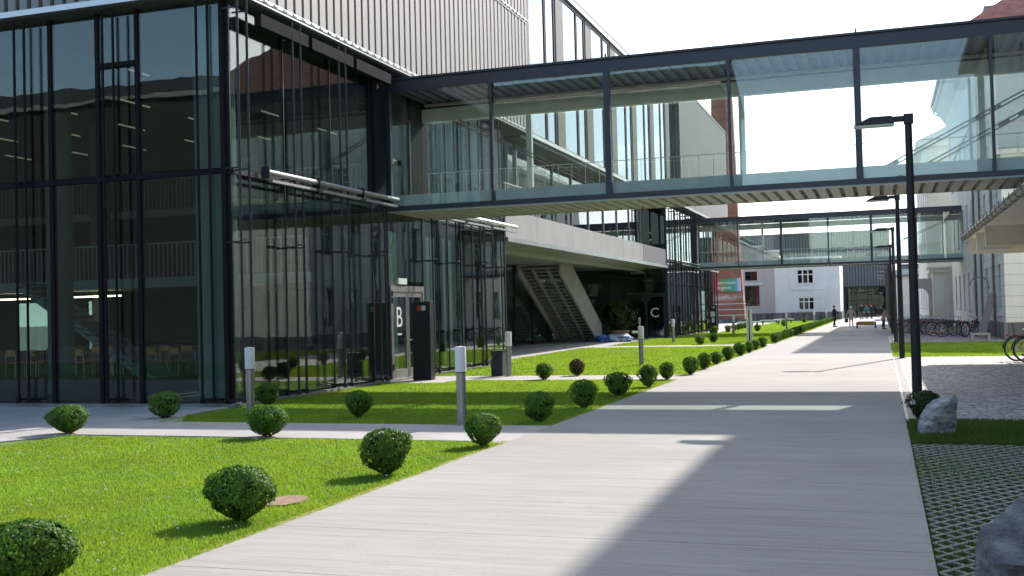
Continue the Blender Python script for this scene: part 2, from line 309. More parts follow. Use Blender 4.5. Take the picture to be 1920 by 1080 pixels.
# ---------------------------------------------------------------- mesh helpers
class MB:
    def __init__(s): s.v = []; s.f = []; s.smooth = False
    def face(s, pts):
        i = len(s.v); s.v += [tuple(p) for p in pts]; s.f.append(tuple(range(i, i + len(pts)))); return s
    def box(s, x0, x1, y0, y1, z0, z1):
        if x0 > x1: x0, x1 = x1, x0
        if y0 > y1: y0, y1 = y1, y0
        if z0 > z1: z0, z1 = z1, z0
        i = len(s.v)
        s.v += [(x0, y0, z0), (x1, y0, z0), (x1, y1, z0), (x0, y1, z0), (x0, y0, z1), (x1, y0, z1), (x1, y1, z1), (x0, y1, z1)]
        s.f += [tuple(i + k for k in q) for q in ((0, 3, 2, 1), (4, 5, 6, 7), (0, 1, 5, 4), (1, 2, 6, 5), (2, 3, 7, 6), (3, 0, 4, 7))]
        return s
    def bar(s, p, q, w, h=None, up=(0, 0, 1)):
        h = w if h is None else h
        p = Vector(p); q = Vector(q); d = (q - p).normalized(); u = Vector(up)
        if abs(d.dot(u)) > 0.99: u = Vector((0, 1, 0))
        a = d.cross(u).normalized() * (w / 2); b = a.cross(d).normalized() * (h / 2)
        i = len(s.v)
        for c in (p, q): s.v += [tuple(c - a - b), tuple(c + a - b), tuple(c + a + b), tuple(c - a + b)]
        s.f += [tuple(i + k for k in r) for r in ((3, 2, 1, 0), (4, 5, 6, 7), (0, 1, 5, 4), (1, 2, 6, 5), (2, 3, 7, 6), (3, 0, 4, 7))]
        return s
    def tube(s, pts, r, n=8, close=False, caps=True):
        pts = [Vector(p) for p in pts]; rs = r if isinstance(r, (list, tuple)) else [r] * len(pts)
        i = len(s.v); m = len(pts); prev = None
        for k, p in enumerate(pts):
            if close: d = pts[(k + 1) % m] - pts[k - 1]
            else: d = pts[min(k + 1, m - 1)] - pts[max(k - 1, 0)]
            d.normalize()
            u = prev if prev is not None else (Vector((0, 0, 1)) if abs(d.z) < 0.9 else Vector((0, 1, 0)))
            a = d.cross(u).normalized(); b = a.cross(d).normalized(); prev = b
            for j in range(n):
                t = 2 * math.pi * j / n
                s.v.append(tuple(p + (a * math.cos(t) + b * math.sin(t)) * rs[k]))
        for k in range(m if close else m - 1):
            k2 = (k + 1) % m
            for j in range(n):
                j2 = (j + 1) % n
                s.f.append((i + k * n + j, i + k * n + j2, i + k2 * n + j2, i + k2 * n + j))
        if not close and caps:
            s.f.append(tuple(i + j for j in range(n - 1, -1, -1))); s.f.append(tuple(i + (m - 1) * n + j for j in range(n)))
        return s
    def lathe(s, prof, n=16, c=(0, 0, 0)):
        i = len(s.v)
        for r, z in prof:
            for j in range(n):
                t = 2 * math.pi * j / n; s.v.append((c[0] + r * math.cos(t), c[1] + r * math.sin(t), c[2] + z))
        for k in range(len(prof) - 1):
            for j in range(n):
                j2 = (j + 1) % n; s.f.append((i + k * n + j, i + k * n + j2, i + (k + 1) * n + j2, i + (k + 1) * n + j))
        s.f.append(tuple(i + j for j in range(n - 1, -1, -1))); s.f.append(tuple(i + (len(prof) - 1) * n + j for j in range(n)))
        return s
    def prism(s, poly, z0, z1):
        n = len(poly)
        ar = sum(poly[k][0] * poly[(k + 1) % n][1] - poly[(k + 1) % n][0] * poly[k][1] for k in range(n))
        if ar < 0: poly = poly[::-1]
        i = len(s.v)
        s.v += [(x, y, z0) for x, y in poly] + [(x, y, z1) for x, y in poly]
        s.f.append(tuple(i + k for k in range(n - 1, -1, -1))); s.f.append(tuple(i + n + k for k in range(n)))
        for k in range(n): s.f.append((i + k, i + (k + 1) % n, i + n + (k + 1) % n, i + n + k))
        return s
    def extr(s, poly, axis, a0, a1):
        """polygon in the plane across 'axis', extruded from a0 to a1 along it"""
        j = len(s.v); s.prism(poly, a0, a1)
        if axis == 'y': s.v[j:] = [(x, z, y) for x, y, z in s.v[j:]]
        elif axis == 'x': s.v[j:] = [(z, x, y) for x, y, z in s.v[j:]]
        return s
    def build(s, name, mat, parent=None, bevel=0.0, smooth=False):
        me = bpy.data.meshes.new(name)
        off = Vector((0, 0, 0))
        if parent is not None:
            p = parent
            while p is not None: off += p.location; p = p.parent
        me.from_pydata([(a - off.x, b - off.y, c - off.z) for a, b, c in s.v], [], s.f)
        me.validate(); me.update()
        bm = bmesh.new(); bm.from_mesh(me); bmesh.ops.recalc_face_normals(bm, faces=bm.faces)
        if bevel:
            bmesh.ops.remove_doubles(bm, verts=bm.verts, dist=1e-5)
            bmesh.ops.bevel(bm, geom=bm.edges[:], offset=bevel, segments=2, affect='EDGES', profile=0.5)
        bm.to_mesh(me); bm.free()
        if smooth or s.smooth:
            me.polygons.foreach_set('use_smooth', [True] * len(me.polygons))
            try: me.set_sharp_from_angle(angle=R(40))
            except Exception: pass
        me.materials.append(mat)
        o = bpy.data.objects.new(name, me); COL.objects.link(o)
        if parent is not None: o.parent = parent
        return o
def tag(o, label=None, cat=None, group=None, kind=None):
    if label: o['label'] = label
    if cat: o['category'] = cat
    if group: o['group'] = group
    if kind: o['kind'] = kind
    return o
def thing(name, loc, label, cat, group=None):
    o = bpy.data.objects.new(name, None); COL.objects.link(o); o.location = loc; o.empty_display_size = 0.3
    return tag(o, label, cat, group)
def kids(o): return [c for c in o.children]
def dup(root, loc, rz=0.0, label=None, group=None, scale=1.0):
    c = root.copy(); COL.objects.link(c); c.location = loc; c.rotation_euler = (0, 0, rz); c.scale = (scale, scale, scale)
    if label: c['label'] = label
    if group: c['group'] = group
    for a in kids(root):
        b = a.copy(); COL.objects.link(b); b.parent = c
        for e in kids(a):
            d = e.copy(); COL.objects.link(d); d.parent = b
    return c
def struct(name, mb, mat, **k):
    o = mb.build(name, mat, None, **k); o['kind'] = 'structure'; return o
def text(name, body, size, loc, rot, mat, parent, align='CENTER', sx=1.0, extr=0.002):
    cu = bpy.data.curves.new(name, 'FONT'); cu.body = body; cu.size = size; cu.align_x = align; cu.extrude = extr
    cu.materials.append(mat)
    tmp = bpy.data.objects.new(name, cu); COL.objects.link(tmp)
    dg = bpy.context.evaluated_depsgraph_get(); dg.update(); me = bpy.data.meshes.new_from_object(tmp.evaluated_get(dg)); bpy.data.objects.remove(tmp); bpy.data.curves.remove(cu)
    me.name = name; o = bpy.data.objects.new(name, me); COL.objects.link(o)
    off = Vector((0, 0, 0)); p = parent
    while p is not None: off += p.location; p = p.parent
    o.location = Vector(loc) - off; o.rotation_euler = rot; o.scale = (sx, 1, 1)
    o.parent = parent
    return o
def np_mesh(name, verts, faces, var, mat, parent=None, nper=3):
    """fast mesh from arrays of triangles or quads with a per-vertex 'var' attribute"""
    me = bpy.data.meshes.new(name)
    nv, nf = len(verts), len(faces)
    me.vertices.add(nv); me.vertices.foreach_set('co', np.asarray(verts, np.float32).ravel())
    me.loops.add(nf * nper); me.loops.foreach_set('vertex_index', np.asarray(faces, np.int32).ravel())
    me.polygons.add(nf); me.polygons.foreach_set('loop_start', np.arange(0, nf * nper, nper, dtype=np.int32))
    try: me.polygons.foreach_set('loop_total', np.full(nf, nper, np.int32))
    except Exception: pass
    me.update(calc_edges=True); me.validate()
    a = me.attributes.new('var', 'FLOAT', 'POINT'); a.data.foreach_set('value', np.asarray(var, np.float32))
    me.materials.append(mat)
    o = bpy.data.objects.new(name, me); COL.objects.link(o)
    if parent is not None: o.parent = parent
    return o
ORD = ['first', 'second', 'third', 'fourth', 'fifth', 'sixth', 'seventh', 'eighth', 'ninth', 'tenth', 'eleventh', 'twelfth', 'thirteenth',
       'fourteenth', 'fifteenth', 'sixteenth', 'seventeenth', 'eighteenth', 'nineteenth', 'twentieth'] + ['twenty-' + a for a in
       ('first', 'second', 'third', 'fourth', 'fifth', 'sixth', 'seventh', 'eighth', 'ninth')] + ['thirtieth'] + ['thirty-' + a for a in
       ('first', 'second', 'third', 'fourth', 'fifth', 'sixth', 'seventh', 'eighth', 'ninth')]

# ================================================================ GROUND
struct('ground', MB().box(-1500, 1500, -1500, 1500, -0.4, -0.07), M['ground'])
struct('lawn', MB().box(-40, -4.86, -2.5, 145, -0.069, -0.022), M['soil'])
struct('main_path', MB().box(-4.78, 0.28, -2.5, 162, -0.068, 0.0), M['path'])
struct('reflection_dark_ground', MB().box(-80, 40, -35.4, -2.55, -0.069, -0.03), plain('added_dark_ground', (0.05, 0.05, 0.052), 0.9))  # unseen dark ground added behind the camera to darken front-glass reflections
e = MB()
for k in range(130):
    y0 = -1 + k * 0.7; w = 0.02 + 0.03 * random.random()
    if 13.95 < y0 < 16.1 or 26.3 < y0 < 28.4 or 50 < y0 < 52.4: continue
    e.box(-4.84 - w, -4.785, y0, y0 + 0.72, -0.06, -0.012 + random.random() * 0.006)
struct('lawn_edge', e, M['edge'])
p = MB()
p.prism([(-4.785, 13.75), (-4.785, 16.0), (-11.4, 16.12), (-12.2, 17.4), (-12.3, 18.93), (-42, 18.93), (-42, 9.0), (-13.2, 10.5), (-12.45, 13.1), (-11.95, 14.15), (-9.6, 14.13), (-5.4, 14.0), (-4.95, 13.85)], -0.068, -0.004)
struct('entrance_path', p, M['path2'])
struct('door_path', MB().prism([(-4.785, 26.65), (-4.785, 28.75), (-12.1, 28.75), (-12.1, 25.9), (-10.6, 25.9), (-10.55, 26.9), (-5.3, 26.9)], -0.068, -0.005), M['path2'])
struct('courtyard_paving', MB().prism([(-12.0, 36.1), (-12.7, 38), (-13.3, 43.5), (-13.6, 50.2), (-4.785, 50.2), (-4.785, 52.4), (-12.6, 52.5), (-12.9, 55.6), (-13.2, 66), (-30, 66), (-30, 36.1)], -0.068, -0.006), M['path2'])
struct('far_path', MB().prism([(-4.785, 78), (-4.785, 79.6), (-11.0, 79.6), (-11.0, 120), (-40, 160), (-40, 85.5), (-11.9, 85.5), (-11.9, 78)], -0.0685, -0.007), M['path2'])
c = MB()
for x0, x1 in ((0.285, 0.33), (0.47, 0.52)): c.box(x0, x1, 16.8, 62, -0.068, -0.006)
y = 16.8
while y < 62:
    c.box(0.332, 0.468, y, y + 0.05, -0.068, -0.008); y += 0.09
struct('drain_channel', c, M['zinc'])
struct('cobble_paving', MB().box(0.525, 14, 17.15, 37.6, -0.068, -0.008), M['cobble'])
struct('side_yard', MB().box(0.525, 14, 51.2, 150, -0.068, -0.009), M['gravel'])
struct('paver_bed', MB().box(0.285, 9, -2, 14.4, -0.068, -0.035), M['dark_soil'])
g = MB()
dx, dy, L, bw = 0.086, 0.115, 0.0, 0.033
X0, X1, Y0, Y1 = 0.30, 4.2, 5.9, 14.3
def lattice(sign, zt):
    # diagonal concrete ribs clipped to the field
    sl = dy / dx * sign
    cs = np.arange(-80, 160) * 2 * dy
    for c0 in cs:
        ya = Y0 + c0; pts = []
        xa, xb = X0, X1
        yA, yB = ya, ya + sl * (X1 - X0)
        lo, hi = 0.0, 1.0
        d = yB - yA
        t0, t1 = (Y0 - yA) / d, (Y1 - yA) / d
        if t0 > t1: t0, t1 = t1, t0
        lo, hi = max(lo, t0), min(hi, t1)
        if hi - lo < 0.01: continue
        a = (xa + (xb - xa) * lo, yA + d * lo); b = (xa + (xb - xa) * hi, yA + d * hi)
        g.bar((a[0], a[1], zt - 0.012), (b[0], b[1], zt - 0.012), bw, 0.024)
lattice(1, -0.004); lattice(-1, -0.007)
struct('grass_paving', g, M['paver'])
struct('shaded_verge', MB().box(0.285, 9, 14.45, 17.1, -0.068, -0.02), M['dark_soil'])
struct('side_verge', MB().box(0.285, 9, 37.7, 51.1, -0.0685, -0.02), M['soil'])
# worn clay patch in the lawn edge
struct('bare_patch', MB().prism([(-5.40, 8.9), (-5.24, 8.93), (-5.17, 9.1), (-5.19, 9.33), (-5.33, 9.47), (-5.5, 9.45), (-5.56, 9.2), (-5.5, 9.0)], -0.03, 0.004), M['brownplate'])

# ================================================================ GLASS BUILDING B
def pair_of_posts(y, x=-11.9, z0=0.14, z1=8.12, along='y', gap=0.17, foot=True, rungs=True):
    m = MB()
    def P(u, d, z): return (x + d, y + u, z) if along == 'y' else (y + u, x + d, z)
    inw = -0.33 if along == 'y' else 0.33
    for s in (-gap, gap):
        m.tube([P(s, 0, z0), P(s, 0, z1)], 0.027, 8)
        if foot:
            a = P(s, 0, z0 + 0.02); b = P(s, inw, z0 - 0.02)
            m.bar(a, b, 0.05, 0.05)
            m.lathe([(0.05, 0), (0.05, 0.09), (0.035, 0.12)], 8, P(s, 0, z0 - 0.06))
    for z in (3.3, 4.9) if rungs else ():
        if z0 < z < z1: m.bar(P(-gap, 0, z), P(gap, 0, z), 0.025, 0.035)
    for z in (3.25, 4.72, 7.9) if rungs else (4.72,):
        if z0 < z < z1:
            for s in (-gap, gap): m.bar(P(s, 0, z), P(s, inw, z), 0.022, 0.03)
    return m
def clad_side(x, y0, y1, z0, z1, pitch=0.37, w=0.26, d=0.10):
    m = MB(); y = y0
    while y < y1 - 0.05:
        yy = min(y + w, y1)
        m.box(x - d, x, y, yy, z0, z1)
        m.box(x - d * 0.99, x - 0.075, yy, min(yy + 0.108, y1), z0 + 0.03, z1)
        y += pitch
    return m
def clad_front(y, x0, x1, z0, z1, pitch=0.40, w=0.27, d=0.13):
    m = MB(); x = x1
    while x > x0 + 0.05:
        m.box(x - w, x, y, y + d, z0, z1); x -= pitch
    return m
def trim_side(x, y0, y1, z):
    m = MB(); m.box(x - 0.16, x + 0.02, y0, y1, z - 0.05, z + 0.0)
    m.box(x - 0.01, x + 0.05, y0, y1, z + 0.004, z + 0.075)
    y = y0 + 0.05
    while y < y1 - 0.1:
        m.box(x - 0.02, x + 0.075, y, y + 0.16, z + 0.02, z + 0.06); y += 0.4
    return m
def front_panes(b, y, xs, zs, mat, nm='glass_pane', th=0.022):
    for a, c in zip(xs[:-1], xs[1:]):
        for z0, z1 in zs:
            MB().box(a + 0.03, c - 0.03, y, y + th, z0, z1).build(nm, mat, b)
def side_panes(b, x, ys, zs, mat, nm='glass_pane', th=0.022):
    for a, c in zip(ys[:-1], ys[1:]):
        for z0, z1 in zs:
            MB().box(x - th, x, a + 0.03, c - 0.03, z0, z1).build(nm, mat, b)

B = thing('glass_building', (-12.25, 19.03, 0), 'large glass and ribbed metal building on the left, its entrance door marked B', 'building')
MB().box(-45, -12.17, 18.97, 36.0, -0.06, 0.05).build('plinth', M['plinth'], B)
MB().box(-44.9, -12.35, 19.12, 35.8, 0.051, 0.09).build('floor', M['interior'], B)
fx = [-30.9, -28.7, -26.5, -24.3, -22.1, -19.9, -18.75, -16.56, -15.35, -14.37, -12.36]
front_panes(B, 19.02, fx, ((0.10, 4.62), (4.78, 8.1)), M['glass'])
sy = [19.14, 21.2, 23.35, 25.5, 26.42]
side_panes(B, -12.25, sy, ((0.10, 4.62),), M['glass'])
side_panes(B, -12.25, sy[:-1], ((4.78, 8.1),), M['glass'])
MB().box(-12.272, -12.25, 26.45, 28.68, 2.64, 4.40).build('glass_pane', M['glass'], B)
sy2 = [28.75, 30.65, 32.75, 34.7, 35.95]
side_panes(B, -12.25, sy2, ((0.10, 4.62), (4.78, 8.1)), M['glass'])
for k, x in enumerate(fx): MB().box(x - 0.045, x + 0.045, 18.99, 19.12, 0.051, 8.16).build('mullion', M['matte_dark'], B)
for y in [19.1] + sy[1:4] + [26.42] + sy2: MB().box(-12.34, -12.235, y - 0.015, y + 0.015, 0.052, 8.155).build('mullion', M['steel'], B)
MB().box(-45, -12.3, 18.985, 19.07, 4.64, 4.76).build('transom', M['matte_dark'], B)
m = MB(); m.box(-12.33, -12.215, 19.14, 26.3, 4.645, 4.765); m.box(-12.33, -12.215, 29.2, 35.98, 4.645, 4.765); m.build('transom', M['steel'], B)
MB().box(-15.32, -14.4, 18.95, 18.985, 7.0, 7.1).build('transom', M['matte_dark'], B)
MB().box(-12.55, -12.14, 25.55, 26.25, 4.78, 8.14).build('pier', M['matte_dark'], B)
for y in (19.05, 21.2, 23.35): pair_of_posts(y).build('facade_post', M['steel'], B)
pair_of_posts(25.35, z1=4.6).build('facade_post', M['steel'], B)
for y in (28.8, 30.65, 32.75, 34.7): pair_of_posts(y, z1=4.62 if y < 29.3 else 8.1).build('facade_post', M['steel'], B)
for x in (-17.15, -14.9, -12.65, -19.4, -21.65, -23.9): pair_of_posts(x, 18.78, along='x', gap=0.13, rungs=False).build('facade_post', M['matte_dark'], B)
# awning boxes
def awning(y0, y1, z, x=-11.82, big=True):
    m = MB()
    m.tube([(x, y0, z), (x, y1, z)], 0.058, 12)
    m.box(x - 0.06, x + 0.05, y0 + 0.15, y1 - 0.1, z - 0.20, z - 0.145)
    return m
for a, b_ in ((19.75, 21.85), (21.9, 24.05), (24.1, 26.2)):
    awning(a, b_, 4.72).build('awning_box', M['awning'], B)
    MB().box(-11.93, -11.74, a - 0.035, a + 0.0, 4.58, 4.82).build('awning_bracket', M['steel'], B)
    MB().box(-12.04, -11.88, a, b_ - 0.12, 7.72, 7.98).build('blind_box', M['matte_dark'], B)
for a, b_ in ((29.6, 31.0), (31.05, 33.3), (33.35, 36.0)): awning(a, b_, 4.66).build('awning_box', M['alu'], B)
# overhang, cladding
MB().box(-45, -11.99, 18.70, 38.15, 8.17, 8.27).build('soffit', M['interior_mid'], B)
MB().box(-45, -12.09, 18.80, 38.05, 8.271, 15.0).build('upper_wall', M['clad_dark'], B)
clad_side(-11.95, 18.72, 38.15, 8.34, 12.22).build('cladding', M['clad'], B)
clad_side(-11.95, 18.72, 38.15, 12.40, 14.98).build('cladding', M['clad'], B)
clad_front(18.66, -45, -12.02, 8.34, 14.98, 0.30, 0.19, 0.14).build('cladding', M['clad'], B)
trim_side(-11.95, 18.66, 38.17, 8.25).build('edge_trim', M['alu'], B)
trim_side(-11.96, 18.8, 38.16, 12.29).build('edge_trim', M['alu'], B)
MB().box(-45, -11.99, 18.60, 18.69, 8.20, 8.32).build('edge_trim', M['alu'], B)
MB().box(-45, -12.0, 18.78, 38.1, 15.001, 15.12).build('roof', M['clad_dark'], B)
# interior
w = MB()
for x0, x1, z0, z1 in ((-45, -36.5, 0.09, 8.16), (-36.5, -36.0, 0.09, 0.6), (-36.5, -36.0, 2.5, 8.16), (-36.0, -33.0, 0.09, 8.16), (-33.0, -30.2, 0.09, 0.7), (-33.0, -30.2, 2.6, 8.16),
                       (-30.2, -29.6, 0.09, 8.16), (-29.6, -28.9, 0.09, 0.7), (-29.6, -28.9, 2.6, 8.16), (-28.9, -12.4, 0.09, 8.16)):
    w.box(x0, x1, 35.82, 35.95, z0, z1)
w.box(-45, -44.8, 19.2, 35.8, 0.09, 8.16)
w.build('interior_wall', M['interior_mid'], B)
MB().box(-33.0, -30.2, 35.86, 35.89, 0.7, 2.6).build('interior_window', M['glass_dark'], B)
MB().box(-29.6, -28.9, 35.86, 35.89, 0.7, 2.6).build('interior_window', M['glass_dark'], B)
MB().lathe([(0.42, 0.091), (0.42, 8.16)], 28, (-13.0, 19.72, 0)).build('column', M['col_conc'], B, smooth=True)
for cx, cy in ((-18.6, 21.6), (-24.2, 21.6), (-18.6, 30), (-13.0, 30), (-24.2, 30)):
    MB().lathe([(0.30, 0.091), (0.30, 8.16)], 20, (cx, cy, 0)).build('column', M['interior_mid'], B, smooth=True)
MB().box(-44.7, -15.5, 28, 35.8, 2.75, 3.05).build('gallery_floor', M['gallery'], B)
MB().box(-44.7, -14.8, 31, 35.8, 5.2, 5.45).build('gallery_floor', M['gallery'], B)
for yy, zz, xr in ((28.05, 3.05, -15.6), (31.05, 5.45, -14.9)):
    m = MB(); x = -34.0
    while x < xr: m.box(x, x + 0.03, yy, yy + 0.03, zz, zz + 1.0); x += 0.16
    m.box(-34, xr, yy - 0.01, yy + 0.04, zz + 1.0, zz + 1.05)
    m.build('interior_railing', M['gallery'], B)
m = MB(); m.extr([(-25.0, 3.0), (-20.3, 0.1), (-19.8, 0.1), (-24.6, 3.0)], 'y', 26.8, 27.9)
for k in range(16): m.box(-24.6 + k * 0.3, -24.25 + k * 0.3, 26.8, 27.9, 2.85 - k * 0.185, 2.9 - k * 0.185)
m.build('interior_stair', M['gallery'], B)
for (ya, yb, sh) in ((22.9, 23.7, 0), (25.9, 27.2, 0), (29.1, 30.4, 0), (32.6, 33.9, 0)):
    for k in range(7):
        MB().box(-17.55 - 2.58 * k - 0.02, -17.55 - 2.58 * k + 0.02, ya, yb, 7.98, 8.02).build('ceiling_lamp', M['strip'], B)
for xa, xb in ((-31.5, -29.6), (-27.4, -25.6), (-24.6, -22.6)): MB().box(xa, xb, 28.9, 28.95, 2.55, 2.59).build('ceiling_lamp', M['strip_warm'], B)
# side interior seen through the right-hand bays
MB().box(-15.4, -15.3, 28.3, 35.7, 0.092, 4.3).build('interior_wall', M['interior_mid'], B)
for k in range(9):
    yy = 29.1 + 0.74 * k
    MB().box(-13.6 - 0.12 * (k % 2), -13.57 - 0.12 * (k % 2), yy, yy + (0.30 if k % 3 else 0.48), 0.1, 4.2).build('curtain_panel', M['curtain'], B)

def glazed_door(parent, y0, y1, letter, x=-12.25, small=True, z1=2.52):
    """double door standing in a side facade; leaves run along Y"""
    fr = MB(); fr.box(x - 0.06, x + 0.05, y0, y0 + 0.07, 0.0, z1); fr.box(x - 0.06, x + 0.05, y1 - 0.07, y1, 0.0, z1); fr.box(x - 0.06, x + 0.05, y0 + 0.07, y1 - 0.07, z1 - 0.16, z1)
    d = fr.build('entrance_door', M['doorframe'], parent)
    mid = (y0 + y1) / 2
    for a, b_ in ((y0 + 0.075, mid - 0.004), (mid + 0.004, y1 - 0.075)):
        l = MB(); t = 0.10
        l.box(x - 0.035, x + 0.03, a, a + t, 0.02, z1 - 0.165); l.box(x - 0.035, x + 0.03, b_ - t, b_, 0.02, z1 - 0.165)
        l.box(x - 0.035, x + 0.03, a + t, b_ - t, 0.02, 0.30); l.box(x - 0.035, x + 0.03, a + t, b_ - t, z1 - 0.30, z1 - 0.165)
        l.build('door_leaf', M['doorframe'], d)
        MB().box(x - 0.01, x + 0.006, a + t, b_ - t, 0.30, z1 - 0.30).build('door_glass', M['glass'], d)
    h = MB(); h.bar((x + 0.08, mid - 0.05, 1.06), (x + 0.08, mid + 0.12, 1.06), 0.03); h.bar((x + 0.03, mid - 0.05, 1.06), (x + 0.08, mid - 0.05, 1.06), 0.025)
    h.box(x + 0.03, x + 0.045, mid - 0.075, mid - 0.025, 0.93, 1.12)
    h.build('door_handle', M['alu'], d)
    for z in (0.3, 2.05, 2.23): MB().box(x + 0.05, x + 0.075, y0 + 0.05, y0 + 0.09, z, z + 0.15).build('hinge', M['blackplastic'], d)
    return d, (y0 + 0.175 + mid - 0.104) / 2
d, yc = glazed_door(B, 26.46, 28.66, 'B')
text('letter', 'B', 0.78, (-12.24, yc, 1.42), (R(90), 0, R(90)), M['letter'], d, sx=0.95)
m = MB()
for k in range(6): m.box(-12.241, -12.238, yc - 0.14 + k * 0.05, yc - 0.105 + k * 0.05, 1.2, 1.25)
m.build('small_print', M['letter'], d)
MB().box(-12.24, -12.17, 26.9, 27.45, 2.56, 2.72).build('exit_lamp', M['frame_grey'], B)
# first-floor door at the bridge head
fr = MB(); fr.box(-12.3, -12.2, 26.5, 26.58, 4.8, 7.1); fr.box(-12.3, -12.2, 27.9, 27.98, 4.8, 7.1); fr.box(-12.3, -12.2, 26.58, 27.9, 7.02, 7.1)
d2 = fr.build('bridge_door', M['steel'], B)
MB().box(-12.27, -12.24, 26.58, 27.9, 4.8, 7.02).build('door_glass', M['glass'], d2)
h = MB(); h.bar((-12.16, 26.7, 5.85), (-12.16, 26.88, 5.85), 0.03); h.box(-12.24, -12.15, 26.68, 26.72, 5.75, 5.9); h.build('door_handle', M['alu'], d2)
MB().box(-12.5, -12.3, 26.3, 29.1, 7.12, 8.14).build('wall_panel', M['interior'], B)
MB().box(-12.32, -12.21, 28.0, 29.15, 4.8, 8.1).build('wall_panel', M['matte_dark'], B)

# ================================================================ BRIDGES
def bridge(y0, x0, x1, near, far, label, rods, zb=4.45, zt=7.90, wd=2.75):
    y1 = y0 + wd
    b = thing('footbridge', (x0, y0, zb), label, 'footbridge')
    for y, s in ((y0, 1), (y1, -1)):
        ya, yb = (y, y + 0.10 * s)
        MB().box(x0, x1, ya, yb, zb, zb + 0.13).build('floor_beam', M['steel_blue'], b)
        MB().box(x0, x1, ya, yb, zt - 0.31, zt - 0.02).build('roof_beam', M['steel_blue'], b)
        MB().box(x0, x1, y + 0.13 * s, y + 0.21 * s, zb + 0.14, zb + 0.42).build('sill_rail', M['frame_grey'], b)
        xs = near if s == 1 else far
        for k, (x, wide) in enumerate(xs):
            w = 0.075 if wide else 0.035
            MB().box(x - w, x + w, y - 0.015 * s, y + 0.12 * s, zb + 0.132, zt - 0.315).build('post', M['steel_blue'] if s == 1 else M['frame_grey'], b)
        px = [x0 + 0.02] + [x for x, _ in xs if x0 + 0.3 < x < x1 - 0.3] + [x1 - 0.02]
        for a, c in zip(px[:-1], px[1:]):
            MB().box(a + 0.08, c - 0.08, y + 0.05 * s, y + 0.065 * s, zb + 0.14, zt - 0.32).build('glass_pane', M['glass_bridge'], b)
    # far-side header
    MB().box(x0, x1, y1 - 0.32, y1 - 0.13, zt - 0.72, zt - 0.36).build('header_beam', M['frame_grey'], b)
    MB().box(x0, x1, y0 - 0.06, y1 + 0.06, zt - 0.018, zt + 0.035).build('roof', M['steel_blue'], b)
    MB().box(x0, x1, y0 + 0.11, y1 - 0.11, zb + 0.06, zb + 0.13).build('floor', M['galv'], b)
    m = MB(); x = x0 + 0.05
    while x < x1 - 0.1:
        m.box(x, x + 0.13, y0 + 0.22, y1 - 0.34, zt - 0.20, zt - 0.12); x += 0.30
    m.box(x0, x1, y0 + 0.11, y1 - 0.11, zt - 0.119, zt - 0.02)
    m.build('ceiling_sheet', M['ceiling'], b)
    m = MB(); x = x0 + 0.02
    while x < x1 - 0.2:
        m.extr([(x, zb + 0.04), (x + 0.02, zb - 0.035), (x + 0.215, zb - 0.035), (x + 0.235, zb + 0.04)], 'y', y0 + 0.12, y1 - 0.20); x += 0.30
    m.build('soffit_sheet', M['soffit_sheet'], b)
    MB().box(x0, x1, y0 + 0.11, y1 - 0.11, zb + 0.045, zb + 0.055).build('groove_shade_sheet', M['sheet_dark'], b)  # dark sheet paints shade into the grooves between the soffit ribs
    MB().box(x0, x1, y1 - 0.19, y1 - 0.105, zb - 0.045, zb + 0.04).build('edge_flashing', M['galv'], b)
    MB().box(x0, x1, y0 + 0.005, y0 + 0.115, zb - 0.04, zb - 0.002).build('edge_flashing', M['galv'], b)
    m = MB(); m.tube([(x0 + 0.1, y1 - 0.4, zb + 1.25), (x1 - 0.1, y1 - 0.4, zb + 1.25)], 0.011, 6)
    x = x0 + 0.2
    while x < x1 - 0.1: m.bar((x, y1 - 0.4, zb + 0.13), (x, y1 - 0.4, zb + 1.25), 0.010); x += 0.38
    m.build('handrail', M['frame_grey'], b)
    # ceiling cable tray and small fixtures
    m = MB(); m.box(x0 + 0.2, x1 - 0.2, y1 - 0.62, y1 - 0.5, zt - 0.34, zt - 0.28); m.build('cable_tray', M['galv'], b)
    for (xa, za, xb, zb2) in rods:
        m = MB()
        for dz in (0.0, 0.10):
            m.tube([(xa, y1 - 0.28, za + dz), (xb, y1 - 0.28, zb2 + dz)], 0.019, 6)
        for t in (0.06, 0.45, 0.55):
            xm, zm = xa + (xb - xa) * t, za + (zb2 - za) * t
            ux, uz = (xb - xa), (zb2 - za); l = math.hypot(ux, uz); ux /= l; uz /= l
            m.bar((xm - ux * 0.14, y1 - 0.28, zm - uz * 0.14 + 0.035), (xm + ux * 0.14, y1 - 0.28, zm + uz * 0.14 + 0.035), 0.05, 0.09)
        m.build('tie_rod', M['zinc'], b)
    # floor brackets
    m = MB(); x = x0 + 0.7
    while x < x1:
        m.box(x - 0.03, x + 0.03, y0 + 0.215, y0 + 0.29, zb + 0.30, zb + 0.40); x += 1.47
    m.build('clamp', M['steel'], b)
    for (xx, w) in near:
        if w: MB().box(xx - 0.02, xx + 0.02, y0 - 0.02, y0 + 0.02, zt + 0.036, zt + 0.13).build('roof_pin', M['steel_blue'], b)
    return b
near1 = [(-12.15, 1), (-9.27, 0), (-6.25, 1), (-3.28, 0), (-0.38, 1), (2.45, 0), (5.4, 1)]
bridge(26.38, -12.2, 9.2, near1, [(-9.1, 1), (-3.3, 1), (2.45, 1)],
       'nearest glazed steel footbridge crossing the whole picture above the path', [(-12.1, 7.6, -7.0, 4.95), (0.1, 4.98, 4.9, 7.4), (0.9, 4.9, 5.4, 7.2)])
near2 = [(-12.15, 1), (-9.2, 0), (-6.3, 1), (-3.25, 0), (-0.52, 1), (2.3, 0), (5.15, 1)]
